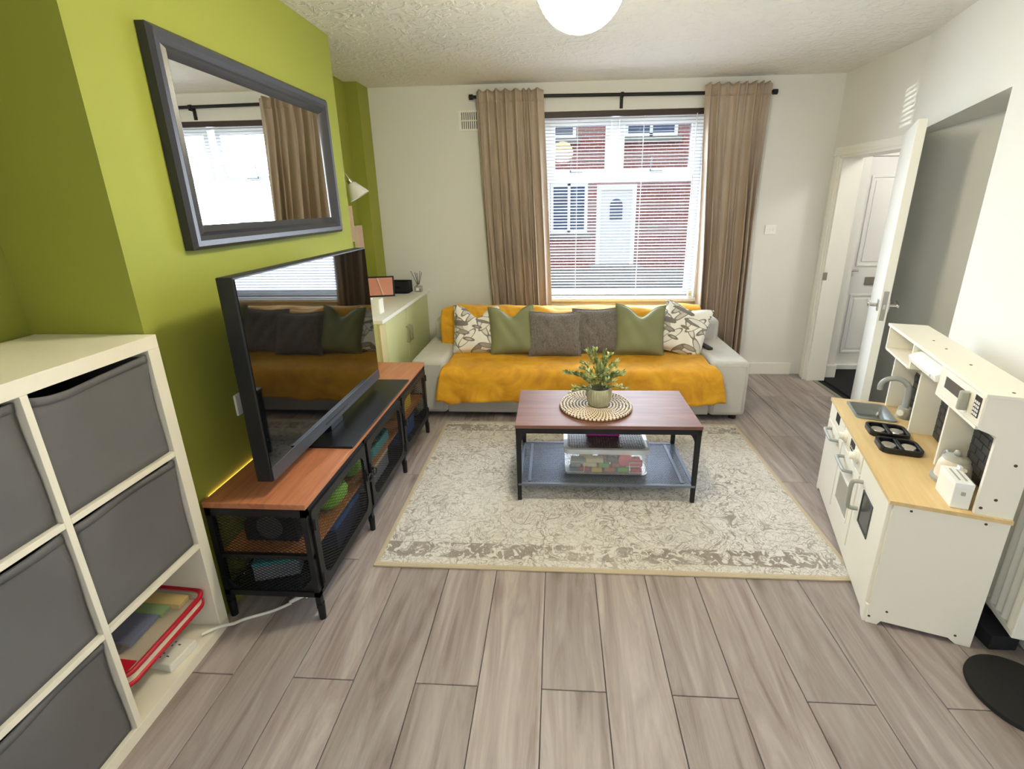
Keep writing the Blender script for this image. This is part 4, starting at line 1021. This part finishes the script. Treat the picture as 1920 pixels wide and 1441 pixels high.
cols = ['toy_cream', 'toy_red', 'toy_green', 'blue', 'hot_pink', 'yellow', 'toy_grey', 'toy_cream', 'lime', 'orange', 'hot_pink', 'toy_cream', 'toy_green', 'toy_red']
where = ['far left front', 'left front', 'middle front', 'right front', 'far right front']
def brick(c, x, y, z, sx, sy, rz, lab):
    t = thing('toy_brick', lab, 'toy brick', (.262+x, 2.335+y, BZ+z), rz, group='toy bricks in the storage box')
    bx(-sx/2, -sy/2, 0, sx/2, sy/2, .022).build('block', c, t, bevel=.0015)
    for i in range(max(1, round(sx/.018))):
        for j in range(max(1, round(sy/.018))):
            B().cyl((-sx/2+.009+i*.018, -sy/2+.009+j*.018, .022), (-sx/2+.009+i*.018, -sy/2+.009+j*.018, .026), .005, n=8).build('stud', c, t)
lay = [('blue', -.175, 0, .036, 'blue toy brick at the left bottom of the storage box'), ('toy_red', -.115, 0, .054, 'red toy brick on the bottom left of the storage box'), ('yellow', -.05, 0, .054, 'yellow toy brick on the bottom of the storage box'), ('orange', .02, 0, .054, 'orange toy brick on the bottom of the storage box'), ('lime', .09, 0, .054, 'lime toy brick on the bottom right of the storage box'), ('hot_pink', .16, 0, .054, 'pink toy brick at the bottom right of the storage box'),
       ('toy_grey', -.16, .027, .054, 'grey toy brick in the left of the storage box, second layer'), ('toy_cream', -.085, .027, .072, 'cream toy brick in the storage box, second layer left'), ('toy_green', -.01, .027, .054, 'green toy brick in the middle of the storage box'), ('toy_red', .06, .027, .054, 'red toy brick in the middle right of the storage box'), ('toy_cream', .14, .027, .072, 'cream toy brick at the right of the storage box'),
       ('toy_grey', -.15, .054, .072, 'grey toy brick on top left in the storage box'), ('toy_cream', -.06, .054, .09, 'long cream toy brick on top in the storage box'), ('navy', .04, .054, .072, 'navy toy brick on top right of the middle in the storage box'), ('hot_pink', .15, .054, .054, 'pink toy brick on top right in the storage box')]
for c, x, z, sx, lab in lay: brick(c, x, -.095+rnd.uniform(-.006, .006), .0035+z, sx, .036, R(rnd.uniform(-5, 5)), lab)
for c, x, z, sx, lab in [('toy_cream', -.14, 0, .09, 'cream toy brick behind the blue one in the storage box'), ('toy_red', -.03, 0, .09, 'red toy brick in the second row of the storage box'), ('toy_green', .08, 0, .09, 'green toy brick in the second row of the storage box'), ('yellow', -.10, .027, .072, 'yellow toy brick in the second row of the storage box'), ('hot_pink', .0, .027, .072, 'pink toy brick in the second row of the storage box'), ('blue', .10, .027, .072, 'blue toy brick in the second row of the storage box')]:
    brick(c, x, -.03, .0035+z, sx, .054, R(rnd.uniform(-6, 6)), lab)
td = thing('toy_spade', 'pink round toy paddle leaning among the bricks in the storage box', 'toy', (.33, 2.335-.119, BZ+.03), rot=(R(90), 0, 0))
B().cyl((.03, .05, -.004), (.03, .05, .002), .036, n=28).build('disc', 'hot_pink', td, bevel=.001)
bx(.045, .015, -.004, .12, .05, .002).build('handle', 'hot_pink', td, bevel=.001)

# ================================================================== TOY KITCHEN
KA = R(17.7)
kt = thing('toy_kitchen', 'white wooden toy kitchen with birch worktop beside the radiator', 'toy kitchen', (1.125, 1.43, 0), -KA)
# local x = depth towards wall, local y = length away from camera
KL, KD, KH, KT = .92, .31, .515, .92
W = 'kit_white'
def side(y0, y1, nm):
    pts = [(.005, 0), (.04, 0), (.05, .018), (.245, .018), (.268, 0), (KD, 0), (KD, KH-.014), (.005, KH-.014)]
    return B().prism(pts, y0, y1, 'y').build(nm, W, kt, bevel=.001)
s1 = side(0, .015, 'side_panel'); s2 = side(KL-.015, KL, 'side_panel')
for y0, p in ((-.0012, s1),):
    for (x, z) in ((.055, .485), (.25, .485), (.012, .03), (.06, .065), (.262, .035)): B().cyl((x, y0, z), (x, .001, z), .0042, n=10).build('screw_cap', 'screw', p)
bx(-.010, -.008, KH-.014, KD, KL+.006, KH).build('worktop', 'wood_birch', kt, bevel=.002)
bx(.02, .015, .05, KD-.01, KL-.015, .06).build('floor_panel', W, kt)
bx(KD-.012, .015, .03, KD-.004, KL-.015, KH-.014).build('back_panel', W, kt)
for y in (.325, .625): bx(.01, y-.007, .06, KD-.012, y+.007, KH-.014).build('partition', W, kt)
# plinth
B().prism([(.004, 0), (.03, 0), (.05, .02), (KL-.05, .02), (KL-.03, 0), (KL-.004, 0), (KL-.004, .075), (.004, .075)], -.004, .006, 'x').build('plinth', W, kt, bevel=.001)
# near tall door
dn = bx(-.006, .012, .078, .006, .318, KH-.017).build('door', W, kt, bevel=.0015)
b = B(); ring(b, [(.125, .26), (.245, .26), (.245, .40), (.125, .40)], [(.133, .268), (.237, .268), (.237, .392), (.133, .392)], -.009, -.005, 'x'); b.build('window_frame', 'dark_grey', dn)
bx(-.0075, .133, .268, -.0055, .237, .392).build('window_pane', 'screen_dark', dn)
B().tube(smoothp([(-.006, .275, .415), (-.03, .275, .415), (-.042, .275, .40), (-.042, .275, .31), (-.03, .275, .295), (-.006, .275, .295)], 4), .0085, 8).build('handle', 'kit_grey', dn, smooth=60)
# control panel
cp = bx(-.006, .331, .417, .006, .618, KH-.017).build('control_panel', W, kt, bevel=.0015)
for y in (.585, .40):
    kb = B().cyl((-.006, y, .462), (-.016, y, .462), .027, .026, n=24).build('knob', W, cp, smooth=40)
    B().cyl((-.016, y, .462), (-.036, y, .462), .017, .015, n=20).build('knob_grip', W, kb, smooth=40)
bx(-.0075, .445, .447, -.0055, .507, .492).build('display', 'screen_dark', cp)
for k in range(3): bx(-.0082, .455+k*.017, .455, -.0072, .463+k*.017, .463).build('display_digit', 'cable_white', cp)
# oven door
od = bx(-.006, .331, .078, .006, .618, .411).build('door', W, kt, bevel=.0015)
b = B(); ring(b, [(.37, .155), (.575, .155), (.575, .31), (.37, .31)], [(.38, .165), (.565, .165), (.565, .30), (.38, .30)], -.009, -.005, 'x'); b.build('window_frame', W, od)
bx(-.0072, .38, .165, -.0058, .565, .30).build('window_pane', plain('oven_pane', 'A8A699', .2), od)
def bow(y0, y1, z, par): B().tube(smoothp([(-.006, y0, z), (-.03, y0+.004, z), (-.038, y0+.018, z), (-.038, y1-.018, z), (-.03, y1-.004, z), (-.006, y1, z)], 4), .0075, 8).build('handle', 'grey_plastic', par, smooth=60)
bow(.42, .56, .375, od)
# far cupboard door and drawer front
fd = bx(-.006, .631, .078, .006, .910, .411).build('door', W, kt, bevel=.0015); bow(.69, .83, .385, fd)
dr = bx(-.006, .631, .417, .006, .910, KH-.017).build('drawer_front', W, kt, bevel=.0015)
bx(-.0075, .72, .452, -.0055, .785, .497).build('display', 'screen_dark', dr)
# sink
sk = B(); so_ = rrect(.045, .685, .205, .885, .02); si_ = rrect(.055, .695, .195, .875, .016)
ring(sk, so_, si_, KH, KH+.006, 'z')
top_ = [(x, y, KH+.006) for x, y in si_]; bot = [(x*.8+.125*.2, y*.8+.785*.2, KH+.001) for x, y in si_]
sk2 = B(); n = len(si_); sk2.add([(x, y, KH+.005) for x, y in rrect(.055, .695, .195, .875, .016)]+[(x, y, KH-.045) for x, y in rrect(.07, .71, .18, .86, .016)], [(i, (i+1) % n, n+(i+1) % n, n+i) for i in range(n)]+[tuple(range(n, 2*n))])
sko = sk.build('sink_rim', plain('sink_metal', '8E9496', .3, .4), kt, smooth=30); sk2.build('basin', 'sink_metal', sko, smooth=30, solid=.002)
# cut the worktop under the basin so that the bowl is open
for ch in list(kt.children):
    if ch.name.startswith('worktop'):
        bpy.data.objects.remove(ch)
wt = B()
wt.box(-.010, -.008, KH-.014, KD, .692, KH).box(-.010, .878, KH-.014, KD, KL+.006, KH).box(-.010, .692, KH-.014, .052, .878, KH).box(.198, .692, KH-.014, KD, .878, KH)
wt.build('worktop', 'wood_birch', kt)
# tap
tp_ = B().cyl((.245, .765, KH), (.245, .765, KH+.05), .030, .024, n=20).build('tap_base', 'kit_grey', kt, smooth=40)
B().tube(smoothp([(.245, .765, KH+.045), (.245, .765, KH+.12), (.238, .768, KH+.155), (.205, .775, KH+.178), (.165, .785, KH+.170), (.145, .79, KH+.145), (.143, .79, KH+.115)], 5), [.0135]*12+[.0115]*19, 10).build('spout', 'grey_plastic', tp_, smooth=60)
for dy in (-.035,): B().cyl((.24, .765, KH+.03), (.225, .765+dy, KH+.035), .012, .010, n=12).cyl((.225, .765+dy, KH+.035), (.215, .765+dy-.01, KH+.037), .014, n=12).build('tap_knob', W, tp_, smooth=40)
# hob: two black burner grates with silver plates
for (y0, y1) in ((.498, .615), (.352, .470)):
    hb = B(); ring(hb, rrect(.055, y0, .20, y1, .03), rrect(.066, y0+.012, .189, y1-.012, .02), KH, KH+.022, 'z'); hb.box(.120, y0, KH+.008, .134, y1, KH+.022)
    h_ = hb.build('burner_grate', 'black_plastic', kt, bevel=.002)
    bx(.064, y0+.010, KH, .191, y1-.010, KH+.006).build('drip_plate', 'black_plastic', h_)
    for x in (.094, .160):
        B().cyl((x, (y0+y1)/2, KH+.006), (x, (y0+y1)/2, KH+.016), .030, .024, n=20).build('burner', 'hob_silver', h_, smooth=40)
bx(.115, .47, KH, .14, .498, KH+.012).build('hob_bridge', 'black_plastic', kt, bevel=.002)
# upper unit
XU, XL = .165, .212
nsd = B().prism([(XL, KH), (KD, KH), (KD, KT-.012), (XU, KT-.012), (XU, .802), (XL, .785)], 0, .013, 'y').build('upper_side', W, kt, bevel=.001)
for (x, z) in ((.225, .54), (.255, .575), (.275, .70)): B().cyl((x, -.0012, z), (x, .001, z), .0048, n=10).build('screw_cap', 'screw', nsd)
B().prism([(XL, KH), (KD, KH), (KD, KT-.012), (XU, KT-.012), (XU, .80), (XL, .785)], KL-.028, KL-.015, 'y').build('upper_side', W, kt, bevel=.001)
tp2 = bx(XU-.006, -.006, KT-.012, KD, KL-.008, KT).build('top_board', W, kt, bevel=.0015)
for (x, y) in ((.235, .62), (.235, .50), (.235, .30), (.235, .03)): B().cyl((x, y, KT-.001), (x, y, KT+.0012), .0042, n=10).build('screw_cap', 'screw', tp2)
bx(KD-.008, .013, KH, KD, KL-.028, KT-.012).build('upper_back', W, kt)
for y in (.315, .595): bx(XL, y-.006, KH, KD-.008, y+.006, .80).build('divider', W, kt, bevel=.001); bx(XU, y-.006, .80, KD-.008, y+.006, KT-.012).build('divider', W, kt, bevel=.001)
bx(XU-.002, .601, .797, KD-.008, KL-.028, .807).build('open_shelf', W, kt, bevel=.001)
bx(XU-.004, .013, .797, KD-.008, .311, .807).build('microwave_base', W, kt, bevel=.001)
# dark tile panels on the back with brick joints
for (y0, y1) in ((.02, .305), (.325, .585), (.605, .885)):
    tp = bx(KD-.012, y0, KH, KD-.008, y1, .70).build('tile_panel', plain('tile_dark', '3A3C42', .35) if 'tile_dark' not in MATS else 'tile_dark', kt)
    r_ = 0
    z = KH+.004
    while z < .69:
        y = y0+(.0 if r_ % 2 else -.03)
        while y < y1:
            a, c_ = max(y, y0+.002), min(y+.056, y1-.002)
            if c_-a > .008: bx(KD-.0145, a, z, KD-.0115, c_, z+.025).build('tile', 'tile_dark', tp)
            y += .060
        z += .029; r_ += 1
# hood tray
hd = B().hex8([(XU-.010, .322, .838), (XU+.10, .322, .838), (XU+.10, .588, .838), (XU-.010, .588, .838), (XU-.014, .322, .862), (XU+.05, .322, .900), (XU+.05, .588, .900), (XU-.014, .588, .862)]).build('hood', 'pvc_white', kt, bevel=.003)
bx(XU-.016, .36, .846, XU-.012, .55, .855).build('hood_grip', 'cable_white', hd)
B().cyl((.24, .37, .80), (.24, .37, .84), .012, n=10).build('hood_hook', 'pink_card', hd, smooth=40)
# microwave
mw = bx(XU-.004, .002, .809, XU+.004, .305, KT-.014).build('microwave_door', W, kt, bevel=.001)
b = B(); ring(b, [(.095, .838), (.262, .838), (.262, .893), (.095, .893)], [(.102, .845), (.255, .845), (.255, .886), (.102, .886)], XU-.007, XU-.003, 'x'); b.build('window_frame', W, mw)
bx(XU-.0055, .102, .845, XU-.0038, .255, .886).build('window_pane', plain('mw_pane', '55504E', .15), mw)
bx(XU-.03, .082, .828, XU-.004, .098, .893).build('handle', 'kit_grey', mw, bevel=.006, bseg=3)
kp = bx(XU-.0055, .015, .832, XU-.0035, .052, .898).build('keypad', 'screen_dark', mw)
for i in range(3):
    for j in range(4): bx(XU-.0068, .019+i*.011, .836+j*.0125, XU-.0052, .026+i*.011, .844+j*.0125).build('key', 'cable_white', kp)
def kpos(x, y, z): return kt.matrix_basis @ Vector((x, y, z)) if False else Matrix.Rotation(-KA, 4, 'Z') @ Vector((x, y, z)) + Vector((1.125, 1.43, 0))
# play kettle
ke = thing('toy_kettle', 'cream toy kettle with grey lid on the toy kitchen worktop', 'toy kettle', kpos(.225, .205, KH+.0005), -KA)
B().lathe([(.058, 0), (.060, .004), (.060, .012), (.052, .016)], 32).build('base', 'grey_plastic', ke, smooth=40)
B().lathe([(.050, .014), (.050, .03), (.046, .065), (.038, .085), (.030, .092)], 32).build('body', 'kettle_cream', ke, smooth=50)
ld = B().lathe([(.040, .086), (.034, .094), (.012, .100), (.0, .101)], 28).build('lid', 'kit_grey', ke, smooth=50)
B().lathe([(.0, .098), (.008, .100), (.012, .108), (.009, .117), (.0, .120)], 16).build('lid_knob', 'kit_grey', ld, smooth=60)
B().tube(smoothp([(0, .045, .075), (0, .07, .08), (0, .085, .06), (0, .078, .03), (0, .052, .022)], 4), .006, 8).build('handle', 'grey_plastic', ke, smooth=60)
B().cyl((0, -.04, .05), (0, -.068, .078), .012, .007, n=12).build('spout', 'kettle_cream', ke, smooth=40)
# toaster
to_ = thing('toy_toaster', 'white wooden toy toaster box at the near corner of the toy kitchen worktop', 'toy toaster', kpos(.155, .015, KH+.0005), -KA)
bx(0, 0, 0, .05, .115, .085).build('body', 'gloss_white', to_, bevel=.002)
bx(-.0005, -.0005, .072, .0505, .1155, .092).build('top_cap', 'pvc_white', to_, bevel=.002)
for x in (.014, .032): bx(x, .02, .0915, x+.006, .095, .0925).build('slot', 'kit_grey', to_)
bx(.02, -.006, .05, .03, 0, .062).build('lever', 'kit_grey', to_, bevel=.001)
bx(.04, .09, .092, .05, .11, .104).build('side_tab', 'pvc_white', to_, bevel=.002)
cu = thing('toy_cup', 'white toy cup behind the kettle on the toy kitchen worktop', 'toy cup', kpos(.252, .345, KH+.0005), -KA)
b = B(); b.lathe([(.0, .003), (.016, .003), (.020, .055), (.0225, .06), (.0205, .06), (.014, .0), (.0, .0)][::-1], 20); b.build('cup_body', 'gloss_white', cu, smooth=50)
B().tube([(.018+.012*math.sin(PI*k/8), 0, .018+.028*k/8) for k in range(9)], .0025, 6).build('handle', 'gloss_white', cu, smooth=60)
jr = thing('toy_jar', 'small pink jar on the far open shelf of the toy kitchen', 'toy jar', kpos(.255, .66, .8075), -KA)
B().lathe([(.0, 0), (.022, 0), (.024, .01), (.024, .04), (.018, .048), (.0, .048)], 20).build('jar', 'pink_card', jr, smooth=50); B().cyl((0, 0, .048), (0, 0, .056), .019, n=16).build('lid', 'cream_card', jr, smooth=40)

# ================================================================== RADIATOR and STAND BASE
ra = math.atan(.28)
rdv = thing('radiator', 'white panel radiator on the wall behind the toy kitchen', 'radiator', (sl(1.27)-.012, 1.27, 0), -ra)
RL_, Z0, Z1 = .60, .10, .60
def rp(u, v):
    y = RL_*u; return (-.075-.006*math.cos(2*PI*u*18), y, Z0+.02+(Z1-Z0-.04)*v)
b = B().grid(rp, 216, 1, flip=True); b.build('panel', 'radiator', rdv, smooth=180)
B().box(-.082, 0, Z0, -.03, RL_, Z0+.02).box(-.082, 0, Z1-.02, -.03, RL_, Z1).box(-.082, -.004, Z0, -.03, .006, Z1).box(-.082, RL_-.006, Z0, -.03, RL_+.004, Z1).box(-.05, .006, Z0+.02, -.045, RL_-.006, Z1-.02).build('casing', 'radiator', rdv, bevel=.003)
B().box(-.03, .1, Z0+.1, .012, .13, Z1-.1).box(-.03, RL_-.13, Z0+.1, .012, RL_-.10, Z1-.1).build('wall_bracket', 'radiator', rdv)
B().cyl((-.05, .36, 0), (-.05, .36, Z0+.01), .0075, n=10).build('pipe', 'radiator', rdv, smooth=40)
fb = thing('stand_base', 'round black weighted base on the floor by the radiator at the right edge', 'stand base', (1.435, 1.165, 0))
B().lathe([(.0, 0), (.132, 0), (.136, .006), (.134, .016), (.118, .024), (.03, .028), (.0, .028)], 56).build('disc', 'fan_black', fb, smooth=35)
B().cyl((.03, -.01, .026), (.03, -.01, .045), .024, .018, n=18).build('collar', 'black_plastic', fb, smooth=40)
tag(bx(1.475, 1.33, .0005, 1.565, 1.62, .06).build('dark_block', 'black_soft', bevel=.004), 'plain dark block on the floor beneath the radiator behind the toy kitchen', 'box')  # plain black block filling the dark area under the radiator

ws = thing('window_sensor', 'small white box standing at the right end of the window sill', 'box', (1.13, 4.075, WZ0+.0045))
bx(-.018, -.015, 0, .018, .015, .065).build('case', 'pvc_white', ws, bevel=.004); bx(-.010, -.0165, .02, .010, -.0148, .045).build('label_patch', 'cup_green', ws)
sk_t = thing('wall_socket', 'white wall socket on the green wall beside the television edge', 'socket', (-1.25, 1.66, .745))
bx(0, -.043, -.043, .009, .043, .043).build('plate', 'pvc_white', sk_t, bevel=.003)
for y in (0,): bx(.009, y-.01, -.012, .0096, y+.01, .006).build('socket_slots', 'dark_grey', sk_t); bx(.009, y-.006, .02, .013, y+.006, .034).build('rocker', 'gloss_white', sk_t)
